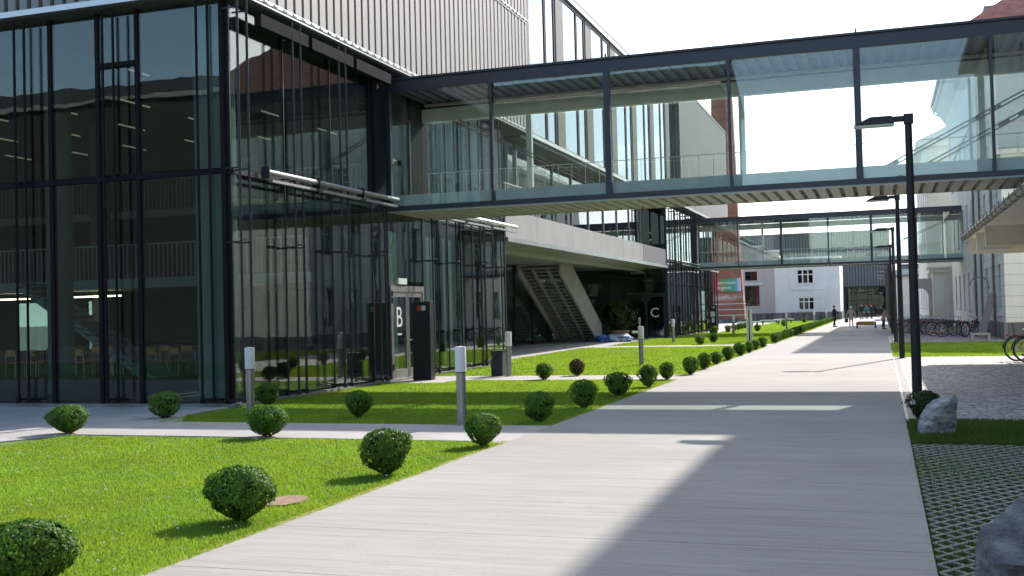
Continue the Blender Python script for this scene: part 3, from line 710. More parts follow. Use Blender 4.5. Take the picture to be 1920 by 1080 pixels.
bridge(76.4, -12.2, 5.28, near2, [(-7.8, 1), (-4.5, 0), (-1.7, 0), (1.2, 1), (4.0, 0)],
       'farther glazed footbridge beyond the nearest one, in front of the white building', [(-12.1, 7.5, -6.6, 4.95), (-1.0, 4.95, 4.9, 7.4)])

# ================================================================ GALLERY WING between the two glass buildings
G1 = thing('gallery_wing', (-12.25, 36.2, 0), 'long wing with concrete parapet and tall sky-reflecting windows between both glass buildings', 'building')
seams = [36.1, 39.8, 44.8, 49.7, 54.5, 59.4]
for a, b_ in zip(seams[:-1], seams[1:]): MB().box(-12.42, -12.25, a + 0.012, b_ - 0.012, 4.36, 5.32).build('parapet_panel', M['concrete'], G1)
tag(MB().box(-12.41, -12.24, 59.42, 66.1, 4.36, 5.32).build('parapet_panel', M['concrete_dark'], G1), 'darker grey end panel of the parapet')
MB().box(-12.5, -12.16, 36.1, 66.1, 4.20, 4.355).build('slab_edge', M['alu'], G1)
MB().box(-18.4, -12.5, 36.06, 66.1, 4.19, 4.35).build('floor_slab', M['concrete'], G1)
MB().box(-13.9, -13.7, 36.1, 66.05, 4.02, 4.188).build('downstand_beam', M['galv'], G1)
ys = [36.2, 39.2, 42.2, 45.2, 48.2, 51.2, 54.2, 57.2, 60.2, 63.2, 66.0]
for a, c in zip(ys[:-1], ys[1:]):
    MB().box(-18.02, -18.0, a + 0.05, c - 0.05, 0.05, 4.15).build('glass_pane', M['glass'], G1)
    MB().box(-18.08, -17.96, a - 0.04, a + 0.04, 0.0, 4.18).build('mullion', M['steel'], G1)
    MB().box(-18.07, -17.97, a + 0.05, c - 0.05, 2.55, 2.63).build('transom', M['steel'], G1)
MB().box(-21, -20.8, 36.2, 66, 0.0, 4.18).build('back_wall', M['gallery'], G1)
for a, c in zip(ys[1:-1], ys[2:]):
    MB().box(-13.22, -13.2, a + 0.04, c - 0.04, 4.36, 8.1).build('gallery_glass', M['glass_dark'], G1)
    MB().box(-13.26, -13.15, a - 0.04, a + 0.04, 4.352, 8.12).build('mullion', M['doorframe'], G1)
MB().box(-13.0, -12.86, 39.3, 39.44, 4.353, 8.13).build('mullion', M['doorframe'], G1)
MB().box(-20, -19.8, 36.3, 66, 4.352, 8.14).build('back_wall', M['interior_mid'], G1)
m = MB(); y = 36.3
while y < 41: m.box(-12.50, -12.47, y, y + 0.03, 5.33, 6.3); y += 0.26
m.box(-12.52, -12.45, 36.2, 41.2, 6.3, 6.34); m.build('railing', M['alu'], G1)
MB().box(-30, -12.3, 38.2, 70.4, 8.135, 8.27).build('soffit', M['clad_dark'], G1)
MB().box(-12.34, -12.18, 38.3, 70.4, 8.275, 8.42).build('sill_trim', M['alu'], G1)
MB().box(-30, -13.4, 38.3, 70.4, 8.271, 14.85).build('core_wall', M['interior'], G1)
k = 0; y = 38.3
while y < 70:
    y1 = y + 1.1
    MB().box(-12.9, -12.25, y, y1, 8.425, 14.84).build('pier', M['pier'], G1)
    a = y1
    for w in (2.15, 1.25):
        c_ = min(a + w, 70.4)
        MB().box(-12.32, -12.30, a + 0.06, c_ - 0.06, 8.5, 14.72).build('window_pane', M['glass_mirror'], G1)
        f = MB()
        for q in (a, c_ - 0.06): f.box(-12.38, -12.262, q, q + 0.06, 8.43, 14.83)
        f.box(-12.38, -12.262, a + 0.06, c_ - 0.06, 8.43, 8.5); f.box(-12.38, -12.262, a + 0.06, c_ - 0.06, 14.72, 14.83)
        f.build('window_frame', M['steel_blue'], G1)
        a = c_ + 0.1
    y = a + 0.1
MB().box(-30, -12.14, 38.2, 70.4, 14.852, 15.02).build('roof_edge', M['alu'], G1)
MB().box(-30.0, -12.16, 38.2, 70.4, 15.022, 15.2).build('roof', M['clad_dark'], G1)

# outdoor stair under the wing
S = thing('outdoor_stair', (-16.5, 54, 0), 'grey concrete stair with open treads rising under the gallery wing', 'stair')
n = 24; ya, yb = 53.6, 61.6; za = 4.19
for k in range(n):
    y = yb - (yb - ya) * (k + 1) / n; z = za * (k + 1) / n
    MB().box(-17.5, -15.52, y - 0.02, y + 0.33, z - 0.085, z).build('tread', M['stair'], S)
for x in (-17.6, -15.4):
    yk = 57.2; zk = za * (yb - yk) / (yb - ya)
    poly = [(yb + 0.45, 0.0), (yb + 0.45, 1.05), (ya, za + 1.0 - 0.0), (ya, za - 0.42), (yb - 0.35, 0.0)]
    poly = [(yb + 0.45, 0.0), (yb + 0.45, 0.95), (ya + 2.3, 4.18), (ya + 0.1, 4.18), (ya + 0.1, za - 0.5), (yb - 0.6, 0.0)]
    MB().extr(poly, 'x', x - 0.06, x + 0.06).build('stringer', M['stair'], S)
m = MB()
for x in (-16.9, -16.1): m.extr([(yb - 0.2, 0.02), (ya + 0.3, za - 0.18), (ya + 0.3, za - 0.36), (yb - 0.55, 0.02)], 'x', x - 0.05, x + 0.05)
m.build('carriage_beam', M['concrete'], S)

# ================================================================ GLASS BUILDING C
C2 = thing('glass_building', (-12.25, 66.2, 0), 'second glass building farther along the path, its doors marked with the letter C', 'building')
YC = 66.2
MB().box(-30, -12.17, YC - 0.05, 85.2, -0.06, 0.05).build('plinth', M['plinth'], C2)
fxc = [-22.0, -19.6, -17.2, -14.75]
front_panes(C2, YC, fxc, ((0.10, 4.1), (4.8, 8.08)), M['glass_dark'])
front_panes(C2, YC, [-14.75, -12.3], ((2.75, 4.1), (4.8, 8.08)), M['glass_dark'])
for x in fxc + [-13.55, -12.3]: MB().box(x - 0.04, x + 0.04, YC - 0.05, YC + 0.08, 2.7 if x == -13.55 else 0.05, 8.12).build('mullion', M['steel'], C2)
MB().box(-22, -12.25, YC - 0.045, YC + 0.07, 4.12, 4.75).build('transom', M['steel'], C2)
fr = MB(); fr.box(-14.70, -14.55, YC - 0.06, YC + 0.06, 0.0, 2.72); fr.box(-12.5, -12.36, YC - 0.06, YC + 0.06, 0.0, 2.72); fr.box(-14.55, -12.5, YC - 0.06, YC + 0.06, 2.5, 2.72); fr.box(-13.65, -13.5, YC - 0.06, YC + 0.06, 0.0, 2.5)
dc = fr.build('entrance_door', M['steel'], C2)
for a, b_ in ((-14.55, -13.65), (-13.5, -12.5)): MB().box(a, b_, YC - 0.01, YC + 0.012, 0.05, 2.5).build('door_glass', M['glass_dark'], dc)
text('letter', 'C', 0.80, (-13.05, YC - 0.03, 1.28), (R(90), 0, 0), M['letter'], dc)
text('letter', 'C', 0.80, (-13.35, YC - 0.03, 5.9), (R(90), 0, 0), M['letter'], C2)
MB().lathe([(0.42, 0.05), (0.42, 8.13)], 24, (-12.85, YC + 0.62, 0)).build('column', M['col_conc'], C2, smooth=True)
syc = [YC + 0.1] + [YC + 2.1 * k for k in range(1, 5)] + [76.35]
side_panes(C2, -12.25, syc, ((0.10, 4.62), (4.78, 8.1)), M['glass'])
syc2 = [79.2, 81.2, 83.2, 85.1]
side_panes(C2, -12.25, syc2, ((0.10, 4.62), (4.78, 8.1)), M['glass'])
MB().box(-12.272, -12.25, 76.4, 79.15, 0.1, 4.4).build('glass_pane', M['glass'], C2)
for y in syc + syc2: MB().box(-12.36, -12.22, y - 0.03, y + 0.03, 0.052, 8.12).build('mullion', M['steel'], C2)
for y in [67.2, 69.3, 71.4, 73.5, 75.5]: pair_of_posts(y, x=-11.9).build('facade_post', M['steel'], C2)
for y in [76.9, 79.3, 81.5, 83.6, 84.9]: pair_of_posts(y, x=-11.9, z1=4.6 if y < 80 else 8.1).build('facade_post', M['steel'], C2)
MB().box(-12.33, -12.215, YC + 0.1, 85.1, 4.645, 4.765).build('transom', M['steel'], C2)
awning(69.0, 76.1, 4.70).build('awning_box', M['awning'], C2)
awning(79.6, 85.4, 4.66).build('awning_box', M['alu'], C2)
MB().box(-12.6, -12.3, 76.0, 79.2, 4.8, 8.1).build('wall_panel', M['interior'], C2)
m = MB(); m.box(-18.2, -18.0, YC + 0.3, 85, 0.05, 8.12); m.box(-30, -12.4, 85.0, 85.15, 0.05, 8.12); m.build('interior_wall', M['gallery'], C2)
MB().box(-29.9, -12.4, YC + 0.1, 84.9, 4.25, 4.5).build('floor_slab', M['interior_mid'], C2)
for x, z in ((-13.6, 3.55), (-14.4, 4.05)): MB().box(x - 0.45, x + 0.45, YC + 1.6, YC + 1.68, z - 0.03, z + 0.03).build('ceiling_lamp', M['strip'], C2)
MB().box(-30, -11.99, YC - 0.3, 93.0, 8.128, 8.134).build('soffit', M['interior_mid'], C2)
MB().box(-30, -12.09, 70.5, 93.0, 8.30, 16.3).build('upper_wall', M['clad_dark'], C2)
clad_side(-11.95, 70.5, 93.0, 8.5, 16.28).build('cladding', M['clad'], C2)
trim_side(-11.95, YC - 0.3, 93.0, 8.38).build('edge_trim', M['alu'], C2)
MB().box(-30, -11.93, 70.45, 93.1, 16.302, 16.45).build('roof', M['clad_dark'], C2)

# ================================================================ OLD CREAM BUILDINGS ON THE RIGHT
def wall_w(parent, x, y0, y1, z0, z1, wins, mat, frame_mat, depth=0.22, name='wall', sill=True, mull=2):
    """wall facing -X with real window reveals; wins = (yc, zbottom, width, height)"""
    ycs = sorted(set([y0, y1] + [w[0] - w[2] / 2 for w in wins] + [w[0] + w[2] / 2 for w in wins]))
    zcs = sorted(set([z0, z1] + [w[1] for w in wins] + [w[1] + w[3] for w in wins]))
    m = MB()
    def inside(a, b):
        return any(w[0] - w[2] / 2 < a < w[0] + w[2] / 2 and w[1] < b < w[1] + w[3] for w in wins)
    for a, b in zip(ycs[:-1], ycs[1:]):
        for c, d in zip(zcs[:-1], zcs[1:]):
            if not inside((a + b) / 2, (c + d) / 2): m.face([(x, a, c), (x, b, c), (x, b, d), (x, a, d)])
    for yc, zb, w, h in wins:
        a, b, c, d = yc - w / 2, yc + w / 2, zb, zb + h; q = x + depth
        m.face([(x, a, c), (q, a, c), (q, a, d), (x, a, d)]); m.face([(x, b, c), (q, b, c), (q, b, d), (x, b, d)])
        m.face([(x, a, c), (x, b, c), (q, b, c), (q, a, c)]); m.face([(x, a, d), (x, b, d), (q, b, d), (q, a, d)])
    m.build(name, mat, parent)
    for yc, zb, w, h in wins:
        a, b, c, d = yc - w / 2, yc + w / 2, zb, zb + h; q = x + depth
        f = MB(); t = 0.10
        f.box(q - 0.07, q, a, a + t, c, d); f.box(q - 0.07, q, b - t, b, c, d); f.box(q - 0.069, q, a + t, b - t, c, c + t); f.box(q - 0.069, q, a + t, b - t, d - t, d)
        for k in range(1, mull + 1):
            yy = a + (b - a) * k / (mull + 1); f.box(q - 0.068, q, yy - 0.03, yy + 0.03, c + t, d - t)
        f.box(q - 0.072, q - 0.002, a + t, b - t, c + (d - c) * 0.62, c + (d - c) * 0.62 + 0.06)
        fo = f.build('window', frame_mat, parent)
        MB().box(q - 0.02, q + 0.03, a, b, c, d).build('pane', M['darkwin'], fo)
        MB().box(q + 0.25, q + 0.3, a - 0.2, b + 0.2, c - 0.2, d + 0.2).build('room', M['gallery'], fo)
        if sill: MB().box(x - 0.12, x + 0.02, a - 0.12, b + 0.12, c - 0.11, c - 0.003).build('sill', mat, fo)
def wall_s(parent, y, x0, x1, z0, z1, wins, mat, frame_mat, depth=0.2, name='wall', mull=2, sill=True, glassmat=None, fm=0.62, panes=None):
    """wall facing -Y; wins = (xc, zbottom, width, height)"""
    xcs = sorted(set([x0, x1] + [w[0] - w[2] / 2 for w in wins] + [w[0] + w[2] / 2 for w in wins]))
    zcs = sorted(set([z0, z1] + [w[1] for w in wins] + [w[1] + w[3] for w in wins]))
    m = MB()
    for a, b in zip(xcs[:-1], xcs[1:]):
        for c, d in zip(zcs[:-1], zcs[1:]):
            if not any(w[0] - w[2] / 2 < (a + b) / 2 < w[0] + w[2] / 2 and w[1] < (c + d) / 2 < w[1] + w[3] for w in wins):
                m.face([(a, y, c), (b, y, c), (b, y, d), (a, y, d)])
    for xc, zb, w, h in wins:
        a, b, c, d = xc - w / 2, xc + w / 2, zb, zb + h; q = y + depth
        m.face([(a, y, c), (a, q, c), (a, q, d), (a, y, d)]); m.face([(b, y, c), (b, q, c), (b, q, d), (b, y, d)])
        m.face([(a, y, c), (b, y, c), (b, q, c), (a, q, c)]); m.face([(a, y, d), (b, y, d), (b, q, d), (a, q, d)])
    m.build(name, mat, parent)
    for xc, zb, w, h in wins:
        a, b, c, d = xc - w / 2, xc + w / 2, zb, zb + h; q = y + depth
        f = MB(); t = 0.08
        f.box(a, a + t, q - 0.07, q, c, d); f.box(b - t, b, q - 0.07, q, c, d); f.box(a + t, b - t, q - 0.069, q, c, c + t); f.box(a + t, b - t, q - 0.069, q, d - t, d)
        for k in range(1, mull + 1):
            xx = a + (b - a) * k / (mull + 1); f.box(xx - 0.08, xx + 0.08, q - 0.068, q, c + t, d - t)
        f.box(a + t, b - t, q - 0.072, q - 0.002, c + (d - c) * fm, c + (d - c) * fm + 0.12)
        fo = f.build('window', frame_mat, parent)
        MB().box(a, b, q - 0.02, q + 0.03, c, d).build('pane', glassmat or M['darkwin'], fo)
        MB().box(a - 0.2, b + 0.2, q + 0.25, q + 0.3, c - 0.2, d + 0.2).build('room', M['interior'], fo)
        if sill: MB().box(a - 0.2, b + 0.2, y - 0.12, y + 0.02, c - 0.14, c - 0.003).build('sill', mat, fo)
def hip_roof(parent, x0, x1, y0, y1, z, rise, mat, inset):
    m = MB(); xm = (x0 + x1) / 2
    a, b = (xm, y0 + inset, z + rise), (xm, y1 - inset, z + rise)
    p = [(x0, y0, z), (x1, y0, z), (x1, y1, z), (x0, y1, z)]
    m.face([p[0], p[1], a]); m.face([p[1], p[2], b, a]); m.face([p[2], p[3], b]); m.face([p[3], p[0], a, b]); m.face(p)
    return m.build('roof', mat, parent)

# near right-hand house, mostly out of frame: its shadow falls over the path
H0 = thing('cream_house', (5.8, 10, 0), 'tall cream house beside the camera whose eaves shade the right half of the path', 'house')
wall_w(H0, 5.8, -20, 40.0, 0.0, 16.0, [(y, z, 1.3, h) for y in range(-17, 39, 4) for z, h in ((1.3, 2.2), (5.6, 2.2), (10.2, 2.2))], M['cream_rust'], M['shutter'], mull=1)
m = MB(); m.box(6.4, 20, -20, 39.9, 0, 15.99); m.build('core_wall', M['cream'], H0)
m = MB(); m.face([(5.8, 40, 0), (20, 40, 0), (20, 40, 16), (5.8, 40, 16)]); m.build('end_wall', M['cream_rust'], H0)
MB().box(4.9, 20.5, -20.5, 40.2, 15.75, 16.05).build('eaves', M['cream'], H0)
hip_roof(H0, 4.9, 20.5, -20.5, 40.2, 16.06, 5.5, M['tiles'], 8)
# low porch roof with gutter, passing below the near bridge
PR = thing('porch_roof', (2.5, 37.3, 3.3), 'low white porch roof with a zinc gutter and haunched beams, at the right edge', 'porch')
ZP = 3.72
m = MB(); m.box(2.62, 6.3, 18.0, 37.4, ZP - 0.04, ZP + 0.10); m.build('soffit', M['cream'], PR)
m = MB()
m.extr([(2.55, ZP + 0.101), (6.4, ZP + 0.101), (6.4, ZP + 1.3)], 'y', 18.0, 37.45); m.build('roof', M['zinc'], PR)
gm = MB()
pts = [(2.49, 18.0, ZP + 0.0), (2.49, 37.5, ZP + 0.0)]
gm.tube(pts, 0.085, 12); gm.build('gutter', M['zinc'], PR)
y = 18.6
while y < 37.5:
    MB().tube([(2.40, y, ZP + 0.09), (2.393, y, ZP - 0.02), (2.43, y, ZP - 0.08), (2.52, y, ZP - 0.092), (2.58, y, ZP - 0.02)], 0.010, 6).build('gutter_clip', M['zinc'], PR)
    y += 0.95
for y in (37.0, 34.2, 31.4):
    MB().extr([(2.64, ZP - 0.041), (2.64, ZP - 0.55), (3.55, ZP - 0.55), (3.85, ZP - 0.26), (5.6, ZP - 0.26), (5.79, ZP - 0.46), (5.79, ZP - 0.041)] if y < 37 else
               [(2.64, ZP - 0.041), (2.64, ZP - 0.52), (6.3, ZP - 0.52), (6.3, ZP - 0.041)], 'y', y, y + 0.32).build('haunched_beam', M['cream'], PR)

# cream house with rusticated wall, standing behind the porch
H1 = thing('cream_house', (5.25, 53.9, 0), 'cream house with grooved wall and downpipes behind the white bench', 'house')
wins = [(y, z, 1.25, h) for y in (56.2, 59.4, 62.6) for z, h in ((1.15, 2.3), (5.2, 2.1))]
wall_w(H1, 5.25, 53.9, 65.6, 0.75, 8.3, wins, M['cream_rust'], M['shutter'], mull=1)
wall_s(H1, 53.9, 5.25, 16, 0.75, 8.3, [], M['cream_rust'], M['shutter'])
m = MB(); m.box(5.16, 16, 53.82, 65.6, -0.02, 0.75); m.build('plinth', M['stone'], H1)
MB().box(5.1, 16, 53.75, 65.6, 8.3, 8.5).build('cornice', M['cream'], H1)
MB().box(5.15, 16, 53.8, 65.6, 8.5, 8.62).build('roof', M['zinc'], H1)
for y in (57.8, 64.6):
    MB().tube([(5.15, y, 0.1), (5.15, y, 8.3)], 0.06, 8).build('downpipe', M['zinc'], H1)
m = MB(); m.tube([(5.22, 61.0, 2.3)] + [(4.75 - 0.45 * math.cos(t) , 61.0, 2.55 + 0.42 * math.sin(t)) for t in np.linspace(0.0, 2.6, 8)][::-1], 0.025, 6)
m.build('hoop_bracket', M['zinc'], H1)

# tall block with cove cornice and hipped tile roof
H2 = thing('tall_cream_house', (5.05, 65.7, 0), 'tall cream house with deep eaves and red hipped tile roof above the bridge', 'house')
wins = [(y, z, 1.3, h) for y in (68.2, 72.2, 76.2, 80.2, 84.2) for z, h in ((1.3, 2.2), (5.4, 2.2), (9.6, 2.4))]
wall_w(H2, 5.05, 65.7, 88.0, 0.0, 14.4, wins, M['cream'], M['shutter'], mull=1)
wall_s(H2, 65.7, 5.05, 20, 0.0, 14.4, [(9.2, 9.6, 1.3, 2.4), (13.5, 9.6, 1.3, 2.4)], M['cream'], M['shutter'], mull=1)
MB().box(5.6, 20, 66.2, 88, 0, 14.35).build('core_wall', M['cream'], H2)
MB().box(4.95, 20, 65.6, 65.7, 11.55, 11.85).build('string_course', M['cream'], H2)
MB().box(4.95, 5.05, 65.6, 88, 11.55, 11.85).build('string_course', M['cream'], H2)
cv = MB()
A = [(5.05, 65.7, 14.3), (4.9, 65.55, 15.0), (4.45, 65.2, 15.7), (4.3, 65.1, 16.0), (4.12, 65.0, 16.05), (4.12, 65.0, 16.5)]
for (xa, yA, za_), (xb, yB, zb_) in zip(A[:-1], A[1:]):
    y2a, y2b = 88.0 + (65.7 - yA), 88.0 + (65.7 - yB)
    cv.face([(xa, yA, za_), (xa, y2a, za_), (xb, y2b, zb_), (xb, yB, zb_)])
    cv.face([(xa, yA, za_), (20, yA, za_), (20, yB, zb_), (xb, yB, zb_)])
cv.face([(x, 88.0 + (65.7 - y), z) for x, y, z in A] + [(20, 88.7, 16.5), (20, 88, 14.3)])
cv.build('cornice', M['cream'], H2)
hip_roof(H2, 4.05, 24.0, 64.93, 88.8, 16.51, 7.5, M['tiles'], 9)
MB().tube([(4.0, 64.9, 16.5), (4.0, 88.9, 16.5)], 0.09, 8).build('gutter', M['zinc'], H2)
MB().tube([(4.05, 88.6, 16.4), (4.2, 88.6, 15.9), (5.0, 88.3, 15.3)], 0.06, 8).build('downpipe', M['zinc'], H2)
MB().tube([(4.98, 66.3, 0.1), (4.98, 66.3, 14.3)], 0.06, 8).build('downpipe', M['zinc'], H2)
dm = MB(); dm.box(6.3, 8.5, 71, 73, 17.4, 19.3); dmo = dm.build('dormer', M['zinc'], H2)
MB().box(6.25, 6.3, 71.2, 72.8, 17.6, 19.1).build('dormer_window', M['white'], dmo)
# more distant cream buildings
H3 = thing('cream_house', (3.4, 92, 0), 'distant cream house partly hidden behind the second footbridge end', 'house')
wall_s(H3, 92, 3.45, 16, 0.0, 14.0, [(6.2, 9.0, 1.3, 2.2)], M['cream'], M['shutter'], mull=1)
wall_w(H3, 3.45, 92, 112, 0.0, 14.0, [(y, z, 1.3, 2.2) for y in (95, 99, 103, 107) for z in (1.3, 5.5, 9.5)], M['cream'], M['shutter'], mull=1)
MB().box(2.9, 16.2, 91.5, 112, 13.9, 14.3).build('eaves', M['cream'], H3)
hip_roof(H3, 2.9, 20, 91.5, 113, 14.31, 5, M['zinc'], 8)
AX = thing('entrance_annex', (3.5, 84.3, 0), 'small cream annex with moulded cornice and round-arched doorway, beyond the bicycles', 'annex')
wall_s(AX, 89.0, 3.7, 5.04, 0.0, 4.0, [], M['cream'], M['shutter'])
MB().box(3.7, 5.05, 89.01, 91.9, 0.0, 4.0).build('wall', M['cream_rust'], AX)
MB().box(3.45, 5.05, 88.8, 91.95, 4.0, 4.3).build('cornice', M['cream'], AX)
MB().box(3.3, 5.05, 88.65, 91.95, 4.301, 4.42).build('cornice', M['cream'], AX)
m = MB(); pts = [(2.2, 0), (2.2, 3.6), (3.69, 3.6), (3.69, 0), (3.45, 0), (3.45, 2.1)] + [(2.85 + 0.6 * math.cos(t), 2.1 + 0.75 * math.sin(t)) for t in np.linspace(0.2, math.pi, 9)] + [(2.25, 0)]
m.extr(pts, 'y', 90.5, 90.9); m.build('arch', M['pinkwall'], AX)
H4 = thing('low_pale_house', (2.0, 125, 0), 'low pale house far off behind the lamp posts, flat roofed', 'house')
wall_s(H4, 125, 1.6, 12, 0.0, 4.6, [(2.6, 1.7, 0.8, 1.5), (3.9, 1.7, 0.8, 1.5)], M['cream'], M['red'], mull=0)
MB().box(1.6, 12, 125.05, 135, 0, 4.55).build('core_wall', M['cream'], H4)
MB().box(1.3, 12.2, 124.6, 135, 4.6, 4.8).build('roof', M['zinc'], H4)
MB().box(1.6, 12, 132, 140, 4.81, 5.6).build('rear_block', M['cream'], H4)

# ================================================================ FAR END
FG = thing('ribbed_block', (-10, 165, 0), 'big dark ribbed metal block with glazed entrance closing the far end of the path', 'building')
MB().box(-30, 1.3, 165.15, 190, 4.3, 11.9).build('upper_wall', M['steel_blue'], FG)
clad_front(165.0, -30, 1.3, 4.35, 11.9, 0.40, 0.25, 0.14).build('cladding', M['clad_dark'], FG)
MB().box(-30, 1.35, 164.9, 190, 11.91, 12.3).build('roof_edge', M['steel_blue'], FG)
xs = [-8, -6.4, -4.9, -3.4, -1.9, -0.4, 1.1]
front_panes(FG, 165.3, xs, ((0.1, 2.3), (2.4, 4.2)), M['glass_dark'])
for x in xs: MB().box(x - 0.05, x + 0.05, 165.2, 165.4, 0, 4.25).build('mullion', M['steel'], FG)
MB().box(-8, 1.2, 165.22, 165.38, 2.3, 2.4).build('transom', M['steel'], FG)
MB().box(-20, 1.2, 172, 172.3, 0, 4.28).build('interior_wall', M['interior_mid'], FG)
MB().box(-1.9, -0.8, 166.4, 166.45, 2.0, 2.5).build('notice', M['red'], FG)
MB().box(-3.1, -2.5, 166.4, 166.45, 1.3, 2.1).build('notice', M['letter'], FG)
FG2 = thing('dark_block', (4.2, 165, 0), 'dark flat-roofed metal block far off behind the low pale house', 'building')
MB().box(2.6, 7.0, 165, 175, 0, 7.0).build('wall', M['clad_dark'], FG2)
MB().box(2.5, 7.1, 164.9, 175, 7.0, 7.3).build('roof_edge', M['steel_blue'], FG2)
WB = thing('white_house', (-8.8, 143, 0), 'plain white house with two rows of windows and a grey stone base', 'house')
wall_s(WB, 143, -12.75, -4.85, 0.95, 7.6, [(-9.0, 4.55, 1.95, 1.75), (-8.95, 1.25, 1.85, 1.55)], M['whitewall'], M['white'], mull=2)
MB().box(-12.6, -5.0, 143.4, 154.9, 0.95, 7.55).build('core_wall', M['whitewall'], WB)
for xx in (-4.85, -12.75): MB().face([(xx, 143, 0.95), (xx, 155, 0.95), (xx, 155, 7.6), (xx, 143, 7.6)]).build('wall', M['whitewall'], WB)
MB().box(-12.85, -4.72, 142.9, 155, -0.05, 0.95).build('plinth', M['stone'], WB)
MB().box(-12.9, -4.7, 142.8, 155, 7.6, 7.9).build('roof', M['whitewall'], WB)
MB().box(-10.6, -7.3, 142.86, 142.98, 3.75, 3.95).build('string_course', M['whitewall'], WB)
PB = thing('pinkish_house', (-16, 150, 0), 'pinkish gabled house beside the chimney, its verge stepping down to the white house', 'house')
wall_s(PB, 150, -21, -12.75, 0.9, 8.6, [(-16.45, 5.3, 1.6, 1.2), (-16.35, 1.9, 1.9, 2.7)], M['pinkwall'], M['steel'], mull=1, sill=True)
m = MB(); m.extr([(-21, 8.6), (-21, 12.6), (-18.3, 10.9), (-16.3, 9.75), (-14.9, 9.7), (-14.9, 9.05), (-12.76, 9.05), (-12.76, 8.6)], 'y', 150, 150.3); m.build('gable', M['pinkwall'], PB)
m = MB(); m.extr([(-21, 12.6), (-21, 12.85), (-18.3, 11.15), (-16.3, 9.98), (-14.85, 9.93), (-14.85, 9.25), (-12.7, 9.25), (-12.7, 9.051), (-14.89, 9.051), (-14.89, 9.701), (-16.3, 9.751), (-18.3, 10.901)], 'y', 149.85, 150.4); m.build('verge', M['whitewall'], PB)
MB().box(-21, -12.76, 150.35, 162, 0, 8.55).build('core_wall', M['pinkwall'], PB)
MB().box(-21, -12.8, 149.9, 150.3, -0.05, 0.9).build('plinth', M['stone'], PB)
MB().box(-17.6, -14.9, 149.85, 149.99, 4.75, 4.95).build('string_course', M['whitewall'], PB)
CH = thing('brick_chimney', (-17, 130, 0), 'tall tapering red brick chimney with a coloured banner and white bands at its foot', 'chimney')
def octo(r): return [(r * math.cos(R(22.5 + 45 * k)) / math.cos(R(22.5)), r * math.sin(R(22.5 + 45 * k)) / math.cos(R(22.5))) for k in range(8)]
m = MB()
zs = [(-0.05, 2.05), (0.5, 2.0), (6.2, 1.72), (7.0, 1.62), (29.5, 1.12)]
for z, r in zs: m.v += [(-17.0 + x, 130 + y, z) for x, y in octo(r)]
for k in range(len(zs) - 1):
    for j in range(8): m.f.append((k * 8 + j, k * 8 + (j + 1) % 8, (k + 1) * 8 + (j + 1) % 8, (k + 1) * 8 + j))
m.build('shaft', M['brick'], CH)
def oct_r(z): return float(np.interp(z, [a for a, _ in zs], [b for _, b in zs]))
for z in (0.85, 1.5, 2.15):
    m = MB(); r = oct_r(z) + 0.02
    m.prism([(-17.0 + x, 130 + y) for x, y in octo(r)], z, z + 0.07); m.build('white_band', M['letter'], CH)
MB().prism([(-17.0 + x, 130 + y) for x, y in octo(2.15)], -0.06, 0.42).build('plinth', M['stone'], CH)
for k in range(13):
    z = 8 + k * 1.55; r = oct_r(z) + 0.015
    MB().prism([(-17.0 + x, 130 + y) for x, y in octo(r)], z, z + 0.05).build('iron_hoop', M['twig'], CH)
BN = thing('banner', (-17.0, 127.95, 4.4), 'red, green and lilac banner with white lettering hung on the brick chimney', 'banner')
def m_banner():
    m, t, n, p = nodes_of('banner_print')
    tcn = n.new('ShaderNodeTexCoord'); s = n.new('ShaderNodeSeparateXYZ'); lnk(t, tcn.outputs['Generated'], s.inputs[0])
    r = n.new('ShaderNodeValToRGB'); e = r.color_ramp.elements
    cols = [(0.0, (0.55, 0.05, 0.07)), (0.24, (0.60, 0.06, 0.09)), (0.30, (0.25, 0.25, 0.05)), (0.5, (0.10, 0.30, 0.10)), (0.62, (0.06, 0.33, 0.20)), (0.84, (0.10, 0.33, 0.27)), (0.90, (0.42, 0.44, 0.68)), (1.0, (0.66, 0.64, 0.78))]
    e[0].position, e[0].color = 0, rgba(cols[0][1]); e[1].position, e[1].color = 1, rgba(cols[-1][1])
    for a, c in cols[1:-1]: q = e.new(a); q.color = rgba(c)
    lnk(t, s.outputs[0], r.inputs[0]); lnk(t, r.outputs[0], p.inputs['Base Color']); p.inputs['Roughness'].default_value = 0.7
    return m
MB().box(-18.5, -15.2, 127.93, 127.97, 3.62, 5.12).build('cloth', m_banner(), BN)
text('lettering', 'österreichische', 0.56, (-18.0, 127.92, 4.45), (R(90), 0, 0), M['white'], BN, 'LEFT', 0.66)
text('lettering', 'filmgalerie', 0.56, (-18.0, 127.92, 3.88), (R(90), 0, 0), M['white'], BN, 'LEFT', 0.72)
# building behind the camera, seen only as a reflection in the front glazing
BK = thing('dark_hall', (-40, -36, 0), 'dark hall whose roof edge is mirrored in the front glazing', 'building')
m = MB(); m.box(-110, -12, -52, -36, 0, 19.5); m.build('wall', M['hall'], BK)
MB().box(-110.3, -11.7, -52.3, -35.5, 19.5, 19.8).build('eaves', M['zinc'], BK)
m = MB(); m.extr([(-52.3, 19.81), (-35.5, 19.81), (-44, 23.0)], 'x', -110.3, -11.7); m.build('roof', M['hall'], BK)

